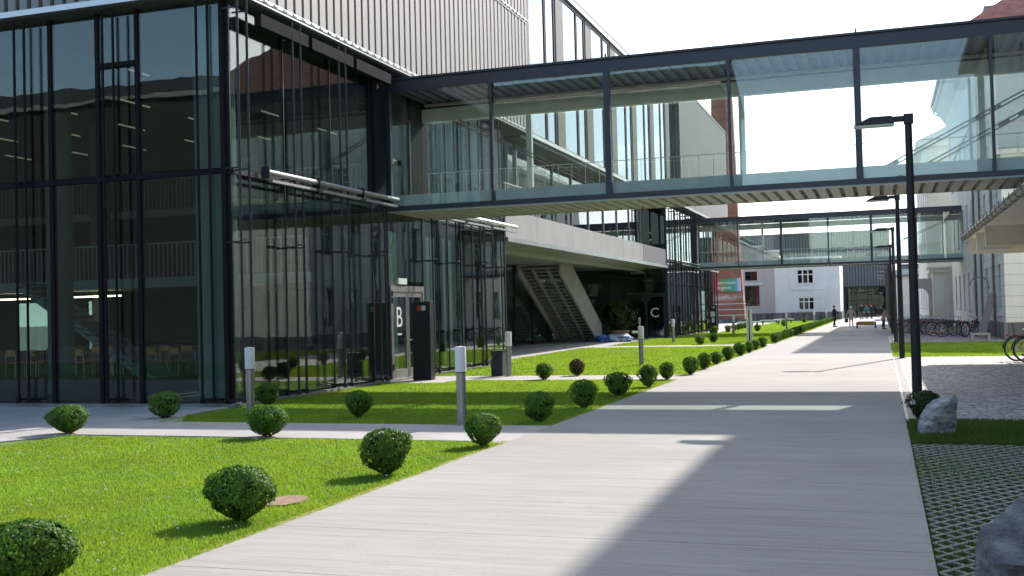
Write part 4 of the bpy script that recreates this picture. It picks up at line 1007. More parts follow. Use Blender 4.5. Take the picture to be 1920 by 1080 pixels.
# ================================================================ SHRUBS
rng = np.random.default_rng(11)
def leaf_cloud(n, rx, h, leaf, z0=0.03, seed=0, lump=0.10):
    g = np.random.default_rng(seed); kb = 0.80 + 0.40 * g.random(); kt = 0.92 + 0.16 * g.random()
    prof_z = np.array([0, 0.10, 0.25, 0.45, 0.62, 0.78, 0.90, 0.97, 1.0]); prof_r = np.array([0.30, 0.52, 0.78, 0.96, 1.0, 0.90, 0.68, 0.40, 0.05])
    d = g.normal(size=(n, 3)); d /= np.linalg.norm(d, axis=1)[:, None]
    nt_ = max(60, n // 11); who = g.integers(0, nt_, n)
    tt_ = (g.random(nt_) ** 0.9)[who]; pp_ = (g.random(nt_) * 2 * np.pi)[who]; dd_ = (1 - 0.22 * g.random(nt_) ** 1.6 + 0.10 * g.random(nt_) ** 3)[who]; bb_ = g.random(nt_)[who]
    jit = leaf * 0.62
    t = np.clip(tt_ + g.normal(size=n) * jit / h, 0.0, 1.0); ph = pp_ + g.normal(size=n) * jit / (rx * 0.8)
    prof_r = prof_r.copy(); prof_r[:3] *= np.array([kb * 0.7, kb, 0.5 + 0.5 * kb]); prof_r[5:8] *= kt
    r = np.interp(t, prof_z, np.minimum(prof_r, 1.02))
    ph0 = g.random(6) * 6.28
    lp = 1 + lump * (np.sin(3 * ph + ph0[0]) * np.cos(5 * t + ph0[1]) + 0.7 * np.sin(5 * ph + 7 * t + ph0[2]) + 0.5 * np.sin(9 * ph - 11 * t + ph0[3]))
    depth = dd_ * (1 + g.normal(size=n) * jit * 0.55 / rx)
    rad = rx * r * lp * depth
    P = np.stack([rad * np.cos(ph), rad * np.sin(ph), z0 + h * (t * (0.97 + 0.06 * depth))], 1)
    # cap leaves at the crown
    N = np.stack([np.cos(ph) * (0.4 + r), np.sin(ph) * (0.4 + r), (t - 0.45) * 2.2], 1) + g.normal(size=(n, 3)) * 0.55
    N /= np.linalg.norm(N, axis=1)[:, None]
    T = np.cross(N, g.normal(size=(n, 3))); T /= np.linalg.norm(T, axis=1)[:, None]
    # leaves point upward and outward
    up = np.stack([np.cos(ph) * 0.5, np.sin(ph) * 0.5, np.full(n, 0.9)], 1); T = T * 0.7 + up * 0.9; T -= N * (T * N).sum(1)[:, None]; T /= np.linalg.norm(T, axis=1)[:, None]
    Bv = np.cross(N, T)
    s = (leaf * (0.65 + 0.7 * g.random(n)))[:, None]
    v = np.empty((n, 4, 3))
    v[:, 0] = P - T * s * 0.5; v[:, 1] = P + Bv * s * 0.30 + N * s * 0.06; v[:, 2] = P + T * s * 0.5; v[:, 3] = P - Bv * s * 0.30 + N * s * 0.06
    clump = 0.5 + 0.5 * np.sin(P[:, 0] * 31 + ph0[4]) * np.sin(P[:, 1] * 27 + ph0[5]) * np.sin(P[:, 2] * 29)
    var = np.clip(0.10 + 0.22 * clump + 0.34 * bb_ + 0.25 * g.random(n) + 0.20 * (t - 0.5) + 0.5 * (dd_ - 0.93), 0, 1)  # tops lighter for new growth and painted sun, deeper tufts painted darker
    return v.reshape(-1, 3), np.arange(n * 4).reshape(-1, 4), np.repeat(var, 4)
def core_mesh(rx, h, z0):  # near-black core stands in for the shade inside the foliage
    m = MB(); m.lathe([(rx * 0.2, z0), (rx * 0.55, z0 + h * 0.25), (rx * 0.68, z0 + h * 0.5), (rx * 0.62, z0 + h * 0.72), (rx * 0.25, z0 + h * 0.86)], 10)
    return m
def shrub_proto(n, rx, h, leaf, seed, mat='box'):
    r = thing('box_shrub', (0, 0, 0), 'round box shrub', 'shrub', 'clipped box shrubs on the lawns')
    v, f, var = leaf_cloud(n, rx, h, leaf, 0.035, seed)
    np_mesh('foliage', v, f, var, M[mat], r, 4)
    m = core_mesh(rx, h, 0.06)
    for k in range(5):
        a = k * 1.3 + seed; m.tube([(0.02 * math.cos(a), 0.02 * math.sin(a), -0.03), (0.10 * math.cos(a), 0.10 * math.sin(a), 0.16)], [0.012, 0.006], 5)
    m.build('dark_core_stem', M['shrub_core'], r)
    return r
protos = {('near', k): shrub_proto(7500, 0.30, 0.43, 0.030, 20 + k) for k in range(5)}
protos.update({('mid', k): shrub_proto(2600, 0.28, 0.42, 0.042, 40 + k) for k in range(5)})
protos.update({('far', k): shrub_proto(800, 0.28, 0.44, 0.07, 60 + k) for k in range(4)})
protos[('brown', 0)] = shrub_proto(2400, 0.26, 0.38, 0.042, 80, 'box_brown')
used = set()
def shrub(x, y, w, h, label, kind=None):
    lod = kind or ('near' if y < 15 else 'mid' if y < 38 else 'far')
    ks = [k for k in protos if k[0] == lod]; key = ks[int(abs(x * 7.3 + y * 3.1)) % len(ks)]
    r = protos[key]
    rz = (x * 12.9898 + y * 78.233) % 6.28
    base_w = {'near': 0.69, 'mid': 0.65, 'far': 0.64, 'brown': 0.60}[lod]
    base_h = {'near': 0.465, 'mid': 0.455, 'far': 0.475, 'brown': 0.415}[lod]
    if key not in used:
        used.add(key); o = r; o.location = (x, y, -0.02); o.rotation_euler = (0, 0, rz); o['label'] = label
    else: o = dup(r, (x, y, -0.02), rz, label)
    o.scale = (w / base_w * (1 + 0.06 * math.sin(y * 5)), w / base_w * (1 - 0.06 * math.sin(y * 5)), h / base_h * 1.07); o.rotation_euler = (0.03 * math.sin(x * 9 + y), 0.03 * math.cos(y * 3), rz)
    return o
edge = [(-5.24, 5.76, .64, .43, 'box shrub in the bottom left corner, nearest the camera beside the path'), (-5.23, 8.22, .67, .44, 'large box shrub with the bare clay patch at its side'),
        (-5.15, 10.95, .58, .46, 'box shrub with a tapering foot, next beyond the one at the clay patch'), (-4.96, 13.5, .53, .40, 'bright box shrub at the corner of the sunny lawn and the entrance path'),
        (-5.15, 16.59, .51, .44, 'shaded box shrub at the path-side corner just across the entrance path'), (-5.10, 19.16, .57, .46, 'dark box shrub at the sunny stripe in the shade of the near bridge'),
        (-5.10, 21.85, .59, .44, 'wide dark box shrub at the far edge of the near bridge shadow'), (-4.97, 24.28, .52, .46, 'box shrub with the bollard standing right behind it on the path side'),
        (-5.04, 26.87, .43, .40, 'small box shrub at the corner where the path to door B leaves the main path')]
for x, y, w, h, l in edge: shrub(x, y, w, h, l)
row = [(-4.78, 28.79, .49, .44), (-4.81, 31.3, .44, .44), (-4.89, 34.26, .44, .36), (-4.84, 36.66, .49, .42), (-4.84, 39.83, .52, .45), (-4.82, 42.57, .42, .40), (-4.88, 45.18, .46, .39), (-4.87, 48.3, .50, .41), (-4.85, 53.52, .49, .43), (-4.93, 56.2, .46, .42), (-4.93, 58.7, .45, .41)]
y = 61.3
while y < 128: row.append((-4.95 - (y - 60) * 0.004, y, .50 + 0.05 * math.sin(y), .44)); y += 2.45
for k, (x, y, w, h) in enumerate(row):
    l = f'{ORD[k]} box shrub of the path-side row beyond the path to door B' if k < len(ORD) else 'last box shrub'
    shrub(x, y, w, h, l)
lawn = [(-12.16, 14.26, .69, .42, 'box shrub at the left edge of the sunny lawn, beside the wide paved forecourt'), (-12.18, 16.75, .62, .44, 'dark box shrub on the shaded forecourt in front of the glass front'),
        (-8.57, 14.18, .67, .43, 'sunlit box shrub directly below the leftmost bollard at the entrance path'), (-11.49, 19.06, .52, .44, 'dark box shrub against the glass behind the leftmost bollard'),
        (-8.53, 17.08, .54, .43, 'shaded box shrub alone in the middle of the lawn under the bridge'), (-8.25, 27.11, .53, .39, 'dark green box shrub on the near side of the path to door B'),
        (-8.27, 52.85, .56, .43, 'larger box shrub of the pair by the bollard before building C'), (-8.07, 55.87, .53, .46, 'rear box shrub of the pair by the bollard before building C'),
        (-10.69, 74.6, .53, .50, 'box shrub beside the black pillar of building C'), (-10.5, 79.9, .53, .46, 'box shrub at the near corner of the far pale paving'), (-8.51, 80.6, .49, .48, 'lone box shrub right of the tall slotted light column'),
        (-8.1, 98.3, .54, .50, 'box shrub beside the far bollard in front of the white house'), (-7.69, 118.4, .54, .48, 'small far box shrub alone below the white house windows')]
for x, y, w, h, l in lawn: shrub(x, y, w, h, l)
shrub(-7.81, 28.68, .48, .42, 'bronze-leaved box shrub with bare stems beside the path to door B', 'brown')
for k in range(6): shrub(-10.45 - 0.1 * k, 83.0 + 3.2 * k, .5, .46, f'{ORD[k + 1]} box shrub along the edge of the far pale paving')
for kk_, rr_ in list(protos.items()):
    if kk_ not in used:
        for cc_ in kids(rr_): bpy.data.objects.remove(cc_)
        bpy.data.objects.remove(rr_)
# dark leafy shrub by the nearest lamp post
r = thing('leafy_shrub', (0.56, 17.35, -0.02), 'loose dark shrub between the nearest lamp post and the standing stone', 'shrub')
v, f, var = leaf_cloud(2600, 0.22, 0.42, 0.045, 0.0, 99, 0.18); np_mesh('foliage', v, f, var, M['yew'], r, 4)
m = core_mesh(0.20, 0.34, 0.02); m.v = [(a + 0.56, b + 17.35, c - 0.02) for a, b, c in m.v]; m.build('dark_core_stem', M['shrub_core'], r)

# potted bush by the stair
t = thing('potted_bush', (-14.5, 62.9, 0), 'big dark bush in a terracotta pot beside the outdoor stair', 'plant')
m = MB(); m.lathe([(0.42, 0), (0.58, 0.5), (0.62, 0.5), (0.62, 0.58), (0.54, 0.58), (0.5, 0.5)], 20, (-14.5, 62.9, 0)); m.build('pot', M['brownplate'], t, smooth=True)
v, f, var = leaf_cloud(4200, 0.85, 1.7, 0.16, 0.5, 123, 0.30); np_mesh('foliage', v, f, var, M['yew'], t, 4)
m = MB()
for k in range(7): m.tube([(-14.5, 62.9, 0.45), (-14.5 + 0.6 * math.cos(k), 62.9 + 0.6 * math.sin(k), 1.7)], [0.05, 0.02], 6)
m.build('trunk', M['twig'], t)

# ================================================================ BOLLARDS, LAMPS, PILLARS
def bollard_proto():
    b = thing('bollard_light', (0, 0, 0), 'bollard', 'bollard light', 'bollard lights along the paths')
    m = MB(); m.lathe([(0.075, -0.03), (0.075, 0.80)], 20); m.box(-0.11, 0.11, -0.10, 0.10, -0.03, 0.004); m.build('post', M['bollard'], b, smooth=True)
    m = MB(); m.lathe([(0.070, 0.812), (0.088, 0.815), (0.090, 1.19), (0.085, 1.205), (0.03, 1.21)], 20); m.build('lamp_head', M['lamphead'], b, smooth=True)
    m = MB(); m.lathe([(0.080, 0.80), (0.080, 0.812)], 20); m.build('collar', M['steel'], b, smooth=True)
    return b
bp = bollard_proto()
bl = [(-10.92, 17.53, 'leftmost bollard light, in front of the glass building corner'), (-6.26, 16.1, 'nearest bollard light, standing on the bridge-shaded lawn by the entrance path'), (-9.7, 28.58, 'bollard light beside the dark litter bin'),
      (-7.1, 33.7, 'bollard light in the middle of the sunny lawn behind the path-side shrubs'), (-10.28, 56.9, 'bollard light on the lawn in front of building C'), (-8.93, 70.7, 'small bollard light right of the black pillar at building C'),
      (-6.76, 84.4, 'bollard light before the left part of the white house wall'), (-6.3, 112, 'far bollard light below the white house windows'), (-5.9, 128, 'farthest bollard light, left of the person in black')]
for k, (x, y, l) in enumerate(bl):
    if k == 0: bp.location = (x, y, 0); bp['label'] = l
    else: dup(bp, (x, y, 0), 0.3 * k, l)
t = thing('light_column', (-6.37, 56.7, 0), 'tall square aluminium light column with a dark vertical slot', 'light column')
m = MB(); m.box(-6.51, -6.40, 56.58, 56.82, -0.02, 1.63); m.box(-6.34, -6.23, 56.58, 56.82, -0.02, 1.63); m.box(-6.40, -6.34, 56.66, 56.82, -0.02, 1.63); m.build('body', M['alu'], t)
MB().box(-6.40, -6.34, 56.62, 56.655, 0.0, 1.6).build('slot', M['blackplastic'], t)

def pillar(x, y, h, w, d, label, posters):
    t = thing('info_pillar', (x, y, 0), label, 'pillar')
    MB().box(x - w / 2, x + w / 2, y - d / 2, y + d / 2, -0.02, h).build('body', M['blackplastic'], t, bevel=0.008)
    MB().box(x - w / 2 + 0.03, x + w / 2 - 0.03, y - d / 2 + 0.03, y + d / 2 - 0.03, -0.04, -0.021).build('base', M['steel'], t)
    yy = y - d / 2
    MB().box(x + 0.02, x + 0.14, yy - 0.012, yy - 0.001, h - 0.24, h - 0.11).build('plate', M['letter'], t)
    m = MB(); i = len(m.v); m.lathe([(0.06, 0), (0.075, 0.03), (0.065, 0.075), (0.03, 0.10)], 16); m.v = [(x - 0.03 + a, yy - 0.002 - c, h - 0.175 + b) for a, b, c in m.v]
    m.build('alarm_lamp', M['red'], t, smooth=True)
    for (a, b, c, d2) in posters: MB().box(x + a, x + b, yy - 0.008, yy - 0.001, c, d2).build('notice', M['letter'], t)
    return t
pillar(-11.6, 27.15, 2.08, 0.52, 0.28, 'black rectangular pillar with a red alarm lamp in front of door B', [])
pillar(-11.0, 76.3, 1.95, 0.50, 0.28, 'black pillar with two notices at the far corner of building C', [(-0.15, 0.15, 1.15, 1.5), (-0.08, 0.1, 0.75, 1.08)])

t = thing('litter_bin', (-10.06, 28.75, 0), 'dark grey rectangular litter bin beside the bollard near the glass wall', 'litter bin')
m = MB(); m.extr([(-10.22, 0.0), (-9.90, 0.0), (-9.88, 0.66), (-10.24, 0.66), (-10.24, 0.58), (-10.19, 0.54), (-10.19, 0.47), (-10.235, 0.43)], 'y', 28.6, 28.9); m.build('body', M['bin'], t, bevel=0.006)
MB().box(-10.25, -9.87, 28.59, 28.91, 0.665, 0.69).build('lid', M['blackplastic'], t)
MB().box(-10.16, -10.02, 28.592, 28.599, 0.45, 0.56).build('opening', M['blackplastic'], t)

def lamp_proto():
    b = thing('street_lamp', (0, 0, 0), 'lamp', 'street lamp', 'dark lamp posts along the right edge of the path')
    m = MB(); m.tube([(0, 0, -0.02), (0, 0, 1.0), (0, 0, 5.02)], [0.088, 0.085, 0.062], 14); m.build('pole', M['steel'], b, smooth=True)
    m = MB(); m.lathe([(0.13, -0.02), (0.13, 0.006), (0.09, 0.012)], 14); m.build('base_plate', M['steel'], b)
    m = MB(); m.box(-0.08, 0.09, -0.075, 0.075, 4.98, 5.16); m.box(-0.30, -0.08, -0.05, 0.05, 5.03, 5.13); m.build('bracket', M['steel'], b, bevel=0.012)
    m = MB(); m.extr([(-0.24, 5.00), (-0.24, 5.10), (-0.30, 5.135), (-0.66, 5.135), (-0.88, 5.03), (-0.95, 5.00)], 'y', -0.14, 0.14); m.build('lamp_head', M['steel'], b, bevel=0.01)
    m = MB(); m.extr([(-0.25, 4.965), (-0.27, 4.995), (-0.93, 4.995), (-0.95, 4.965)], 'y', -0.12, 0.12); m.build('lamp_glass', M['frame_grey'], b)
    return b
lp = lamp_proto()
ll = ['nearest lamp post, tallest in the picture, with the standing stone at its foot', 'second lamp post from the camera, its base by the shaded verge'] + [f'{ORD[k]} lamp post from the camera along the right path edge' for k in range(2, 9)]
for k in range(9):
    y = 21.35 + 15.55 * k; x = 0.56
    if k == 0: lp.location = (x, y, 0); lp['label'] = ll[0]
    else: dup(lp, (x, y, 0), 0, ll[k])

# ================================================================ STONES
def rock(name, c, sx, sy, h, seed, label, lean=0.0, taper=0.35, mat='rock', npl=13, dmin=0.62):
    bm = bmesh.new(); bmesh.ops.create_icosphere(bm, subdivisions=5, radius=1.0)
    g = random.Random(seed); planes = []
    for k in range(npl):
        n = Vector((g.uniform(-1, 1), g.uniform(-1, 1), g.uniform(-0.3, 0.9))).normalized(); planes.append((n, g.uniform(dmin, 0.88)))
    from mathutils import noise as mn
    for v in bm.verts:
        p = v.co.copy(); p = Vector([math.copysign(abs(q) ** 0.62, q) for q in p])
        for n, d in planes:
            e_ = p.dot(n) - d
            if e_ > 0: p -= n * e_
        p += v.normal * 0.05 * mn.fractal(p * 2.3 + Vector((seed, 0, 0)), 1.0, 2.0, 5) + v.normal * 0.03 * abs(mn.noise(p * Vector((3, 3, 9)).x * 1.0))
        z = (p.z + 0.8) / 1.6; k_ = 1 - taper * max(0, min(1, z))
        v.co = Vector((p.x * sx * k_ + lean * z, p.y * sy * k_, z * h - 0.06))
    me = bpy.data.meshes.new(name); bm.to_mesh(me); bm.free(); me.materials.append(M[mat])
    me.polygons.foreach_set('use_smooth', [True] * len(me.polygons))
    try: me.set_sharp_from_angle(angle=R(28))
    except Exception: pass
    o = bpy.data.objects.new(name, me); COL.objects.link(o); o.location = c
    return tag(o, label, 'stone')
rock('standing_stone', (0.58, 15.45, 0), 0.26, 0.25, 0.56, 12, 'pale upright boulder leaning beside the nearest lamp post', 0.12, 0.12)
rock('boulder', (0.95, 7.2, 0), 0.47, 0.42, 0.55, 21, 'large dark angular boulder on the grass paving in the bottom right corner', 0.0, 0.06, 'rock_dark', 9, 0.78)

# ================================================================ GRASS
def blades(name, polys, dens, hgt, mat, label, seed, excl=(), dens_fall=None, width=0.006):
    g = np.random.default_rng(seed); V = []; VAR = []
    for (x0, x1, y0, y1) in polys:
        n = int((x1 - x0) * (y1 - y0) * dens); 
        P = np.stack([x0 + (x1 - x0) * g.random(n), y0 + (y1 - y0) * g.random(n)], 1)
        keep = np.ones(n, bool)
        # only what the camera could see, plus a margin
        keep &= P[:, 1] > -P[:, 0] * 0.98 - 1.6
        if dens_fall: keep &= g.random(n) < np.clip((dens_fall / np.maximum(P[:, 1], 0.1)) ** 1.6, 0.0, 1)
        for (a, b, c, d) in excl: keep &= ~((P[:, 0] > a) & (P[:, 0] < b) & (P[:, 1] > c) & (P[:, 1] < d))
        P = P[keep]; n = len(P)
        far = np.clip(P[:, 1] / 9.0, 1.0, 4.0)
        patch = 0.5 + 0.5 * np.sin(P[:, 0] * 1.9 + 1.3 * np.sin(P[:, 1] * 1.1)) * np.sin(P[:, 1] * 1.6 + np.sin(P[:, 0] * 2.3))
        h = hgt * (0.55 + 0.6 * g.random(n)) * (0.8 + 0.4 * patch)
        a = g.random(n) * 2 * np.pi; lean = 0.25 + 0.6 * g.random(n)
        w = width * far * (0.6 + 0.8 * g.random(n))
        b = g.random(n) * 2 * np.pi
        v = np.empty((n, 3, 3))
        v[:, 0] = np.stack([P[:, 0] - np.cos(a) * w, P[:, 1] - np.sin(a) * w, np.full(n, -0.026)], 1)
        v[:, 1] = np.stack([P[:, 0] + np.cos(a) * w, P[:, 1] + np.sin(a) * w, np.full(n, -0.026)], 1)
        v[:, 2] = np.stack([P[:, 0] + np.cos(b) * h * lean, P[:, 1] + np.sin(b) * h * lean, -0.026 + h], 1)
        V.append(v.reshape(-1, 3)); var = np.clip(0.25 + 0.3 * patch + 0.45 * g.random(n), 0, 1); VAR.append(np.repeat(var, 3))
    V = np.concatenate(V); VAR = np.concatenate(VAR)
    o = np_mesh(name, V, np.arange(len(V)).reshape(-1, 3), VAR, M[mat], None, 3)
    return tag(o, label, 'grass', kind='stuff')
paths = [(-12.0, -4.75, 13.98, 16.05), (-40, -11.95, 9, 19.1), (-40, -12.2, 16, 36.2), (-12.1, -4.78, 26.85, 28.78), (-12.2, -10.55, 25.9, 28.8), (-14, -4.78, 50.15, 52.45), (-40, -13.2, 36, 66), (-5.50, -5.22, 8.95, 9.42)]
blades('lawn_grass', [(-12.6, -4.755, 3.6, 14.02)], 8500, 0.038, 'grass', 'bright sunny lawn nearest the camera', 1, paths, 7.0)
blades('lawn_grass', [(-12.2, -4.755, 16.02, 26.9)], 2000, 0.040, 'grass', 'lawn striped by the bridge shadow in front of door B', 2, paths)
blades('lawn_grass', [(-13.4, -4.80, 28.76, 50.2), (-12.8, -4.80, 52.4, 78), (-11.0, -4.80, 79.6, 130)], 420, 0.062, 'grass', 'sunny lawns farther along the path before building C', 3, paths)
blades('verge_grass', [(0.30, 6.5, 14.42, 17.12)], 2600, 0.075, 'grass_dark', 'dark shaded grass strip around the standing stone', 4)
blades('verge_grass', [(0.30, 7.5, 37.7, 51.1)], 700, 0.05, 'grass', 'shaded grass strip in front of the parked bicycles', 5)
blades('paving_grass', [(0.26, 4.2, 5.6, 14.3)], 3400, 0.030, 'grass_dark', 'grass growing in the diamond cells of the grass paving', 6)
# small clover specks on the near lawn: white beads stand in for sun glitter
m = MB()
for k in range(520):
    y = 4.2 + 9.6 * random.random() ** 1.2; x = -4.95 - 7 * random.random()
    if y < -x * 0.98 - 1.6: continue
    s = 0.006 + 0.006 * random.random(); z = 0.012 + 0.02 * random.random()
    m.lathe([(s * 0.5, z), (s, z + s * 0.6), (s * 0.4, z + s * 1.4)], 5, (x, y, 0))
tag(m.build('glint_specks', M['glint']), 'tiny white clover specks painted over the near lawn', 'glint', kind='stuff')

# ================================================================ BICYCLES
def bike_proto():
    b = thing('bicycle', (0, 0, 0), 'bicycle', 'bicycle', 'parked bicycles')
    R0 = 0.34; xr, xf = -0.52, 0.53
    for x in (xr, xf):
        m = MB(); m.tube([(x + R0 * math.cos(t), 0, R0 + R0 * math.sin(t)) for t in np.linspace(0, 2 * math.pi, 28, endpoint=False)], 0.022, 7, close=True)
        w = m.build('wheel', M['rubber'], b, smooth=True)
        m = MB(); m.tube([(x + (R0 - 0.03) * math.cos(t), 0, R0 + (R0 - 0.03) * math.sin(t)) for t in np.linspace(0, 2 * math.pi, 28, endpoint=False)], 0.010, 6, close=True)
        for t in np.linspace(0, 2 * math.pi, 16, endpoint=False): m.bar((x + 0.03 * math.cos(t + 0.3), 0.02 * math.cos(8 * t), R0 + 0.03 * math.sin(t + 0.3)), (x + (R0 - 0.03) * math.cos(t), 0, R0 + (R0 - 0.03) * math.sin(t)), 0.004)
        m.tube([(x, -0.05, R0), (x, 0.05, R0)], 0.025, 8); m.build('rim', M['alu'], w)
        m = MB()
        for t in (0.9, 0.9 + math.pi): m.bar((x + 0.17 * math.cos(t - 0.2), 0.0, R0 + 0.17 * math.sin(t - 0.2)), (x + 0.19 * math.cos(t + 0.25), 0.0, R0 + 0.19 * math.sin(t + 0.25)), 0.03, 0.07)
        m.build('spoke_reflector', M['orange'], w)
        m = MB(); m.tube([(x + (R0 + 0.045) * math.cos(t), 0, R0 + (R0 + 0.045) * math.sin(t)) for t in np.linspace(0.35 if x == xr else 0.9, 3.1 if x == xr else 2.4, 12)], 0.018, 6); m.build('mudguard', M['steel'], b)
    m = MB()
    bb = (-0.08, 0, 0.29); st = (-0.20, 0, 0.72); hd = (0.34, 0, 0.74); h2 = (0.37, 0, 0.62)
    for p, q in ((bb, st), (st, hd), (bb, h2), (hd, h2), (h2, (xf, 0.0, R0))): m.tube([p, q], 0.016, 7)
    for s in (-0.05, 0.05):
        m.tube([bb, (xr, s, R0)], 0.010, 6); m.tube([st, (xr, s, R0)], 0.009, 6)
    m.tube([st, (-0.235, 0, 0.86)], 0.012, 6)
    m.tube([hd, (0.31, 0, 0.93)], 0.013, 6)
    m.build('frame', M['steel_blue'], b, smooth=True)
    m = MB(); m.tube([(0.16, -0.29, 0.98), (0.27, -0.22, 0.97), (0.33, -0.05, 0.95), (0.33, 0.05, 0.95), (0.27, 0.22, 0.97), (0.16, 0.29, 0.98)], 0.011, 6); m.build('handlebar', M['alu'], b)
    m = MB(); m.extr([(-0.37, 0.90), (-0.35, 0.865), (-0.10, 0.875), (-0.09, 0.90)], 'y', -0.05, 0.05); m.box(-0.37, -0.22, -0.085, 0.085, 0.875, 0.915); m.build('saddle', M['blackplastic'], b, bevel=0.01)
    m = MB(); m.lathe([(0.085, -0.008), (0.085, 0.008)], 18); m.v = [(bb[0] + a, 0.03 + c, bb[2] + bq) for a, bq, c in m.v]
    m.bar((bb[0], 0.06, bb[2]), (bb[0] + 0.12, 0.06, bb[2] - 0.11), 0.018); m.bar((bb[0], -0.06, bb[2]), (bb[0] - 0.12, -0.06, bb[2] + 0.11), 0.018); m.box(bb[0] + 0.08, bb[0] + 0.16, 0.06, 0.15, bb[2] - 0.12, bb[2] - 0.10); m.box(bb[0] - 0.16, bb[0] - 0.08, -0.15, -0.06, bb[2] + 0.10, bb[2] + 0.12)
    m.build('crank', M['alu'], b)
    m = MB()
    for s in (-0.06, 0.06): m.bar((xr - 0.22, s, 0.745), (-0.24, s, 0.745), 0.012); m.bar((xr - 0.1, s, 0.745), (xr, s, R0), 0.01)
    for x in (xr - 0.22, xr - 0.05, -0.3): m.bar((x, -0.065, 0.745), (x, 0.065, 0.745), 0.012)
    m.build('carrier', M['zinc'], b)
    MB().box(xr - 0.275, xr - 0.225, -0.045, 0.045, 0.70, 0.77).build('rear_reflector', M['red'], b, bevel=0.01)
    return b
bk = bike_proto()
def put_bike(i, x, y, rz, label, lean=0.0, white=False):
    o = bk if i == 0 else dup(bk, (0, 0, 0), 0, label)
    o.location = (x, y, 0.0); o.rotation_euler = (lean, 0, rz); o['label'] = label
    if white:
        for c in kids(o):
            if c.name.startswith('saddle'):
                c.data = c.data.copy(); c.data.materials.clear(); c.data.materials.append(M['white'])
put_bike(0, 4.30, 33.6, R(-8), 'bicycle with a white saddle and orange spoke reflectors, cut by the right picture edge', 0.06, True)
put_bike(1, 4.12, 34.2, R(-14), 'bicycle just behind the white-saddled one at the right picture edge', -0.05)
bikes = [(3.35, 60.0, 12, 'bicycle with its big wheel facing out at the near end of the shaded row'), (4.15, 59.2, 55, 'bicycle turned askew between the row and the cream wall'), (3.0, 61.6, 8, 'second bicycle of the shaded row behind the lamp posts'),
         (2.75, 63.4, 15, 'third bicycle of the shaded row behind the lamp posts'), (2.5, 65.2, 10, 'fourth bicycle of the shaded row behind the lamp posts'), (2.2, 67.0, 5, 'fifth bicycle of the shaded row behind the lamp posts'), (1.9, 68.8, 12, 'sixth bicycle of the shaded row behind the lamp posts'),
         (1.7, 70.6, 8, 'seventh bicycle of the shaded row behind the lamp posts'), (1.5, 72.4, 14, 'last bicycle of the shaded row behind the lamp posts'), (4.6, 61.5, 80, 'bicycle leaning against the cream wall behind the row'), (4.6, 63.6, 95, 'far bicycle leaning against the cream wall')]
bikes += [(3.6 - 0.25 * k, 62.0 + 2.1 * k, 20 - 7 * k, f'{ORD[k]} bicycle of the rear row, half hidden behind the shaded front row') for k in range(7)]
for k, (x, y, a, l) in enumerate(bikes): put_bike(k + 2, x, y, R(a), l, 0.05 * math.sin(k * 2.1))

# low concrete seat and leaning board
t = thing('concrete_seat', (4.0, 52.0, 0), 'low pale U-shaped concrete seat on the side yard before the cream house', 'bench')
m = MB(); m.box(3.62, 4.40, 51.75, 52.3, 0.27, 0.35); m.build('seat', M['concrete'], t, bevel=0.01)
for x in (3.63, 4.29): MB().box(x, x + 0.10, 51.76, 52.29, 0.0, 0.269).build('leg', M['concrete'], t)
t = MB(); t.bar((4.55, 58.3, 0.0), (5.12, 58.3, 2.1), 0.35, 0.05, up=(0, 1, 0)); tag(t.build('board', M['pinkwall']), 'pale board leaning against the cream wall by the downpipe', 'board')
# timber bench on the far path
t = thing('timber_bench', (-1.1, 84.0, 0), 'low orange-brown timber bench with black end frames, on the far path', 'bench')
MB().box(-1.68, -0.55, 83.75, 84.35, 0.22, 0.50).build('seat', M['wood'], t, bevel=0.02)
for x in (-1.80, -0.54): MB().box(x, x + 0.11, 83.78, 84.32, 0.0, 0.46).build('end_frame', M['blackplastic'], t)
for k, (x, y) in enumerate(((-11.4, 101), (-10.4, 111), (-9.8, 119))):
    t = thing('flat_bench', (x, y, 0), ['white-topped flat bench nearest the chimney foot', 'middle white-topped flat bench beside the far paving', 'white-topped flat bench nearest the white house wall'][k], 'bench', 'white-topped benches at the far lawn')
    MB().box(x - 1.0, x + 1.0, y - 0.35, y + 0.35, 0.36, 0.44).build('seat', M['white'], t)
    for s in (-0.8, 0.7): MB().box(x + s, x + s + 0.1, y - 0.3, y + 0.3, -0.02, 0.358).build('leg', M['steel'], t)
# tarpaulin bundle, signpost
def bundle():
    t = thing('tarpaulin_bundle', (-14.0, 60.0, 0), 'blue and white crumpled tarpaulin bundle lying at the foot of the outdoor stair', 'bundle')
    from mathutils import noise as mn
    for (cx, cy, lx, ly, h, mat, sd) in ((-14.75, 59.7, 0.55, 0.42, 0.30, 'tarp_blue', 3), (-14.05, 60.0, 0.62, 0.45, 0.33, 'tarp_pale', 5), (-13.55, 59.9, 0.45, 0.40, 0.34, 'tarp_mix', 8)):
        bm = bmesh.new(); bmesh.ops.create_icosphere(bm, subdivisions=4, radius=1)
        for v in bm.verts:
            p = v.co.copy(); q = p * (1 + 0.35 * mn.noise(p * 1.8 + Vector((sd, 0, 0))) + 0.14 * mn.noise(p * 5 + Vector((0, sd, 0))))
            v.co = Vector((cx + 14.0 + q.x * lx, cy - 60.0 + q.y * ly, max(0.0, 0.15 + q.z * h * 0.75)))
        me = bpy.data.meshes.new('fold'); bm.to_mesh(me); bm.free(); me.materials.append(M[mat])
        o = bpy.data.objects.new('fold', me); COL.objects.link(o); o.parent = t
M['tarp_blue'] = plain('tarp_blue', (0.06, 0.14, 0.40), 0.4, var=0.4, scale=4)
M['tarp_pale'] = plain('tarp_pale', (0.50, 0.62, 0.80), 0.4, var=0.4, scale=3)
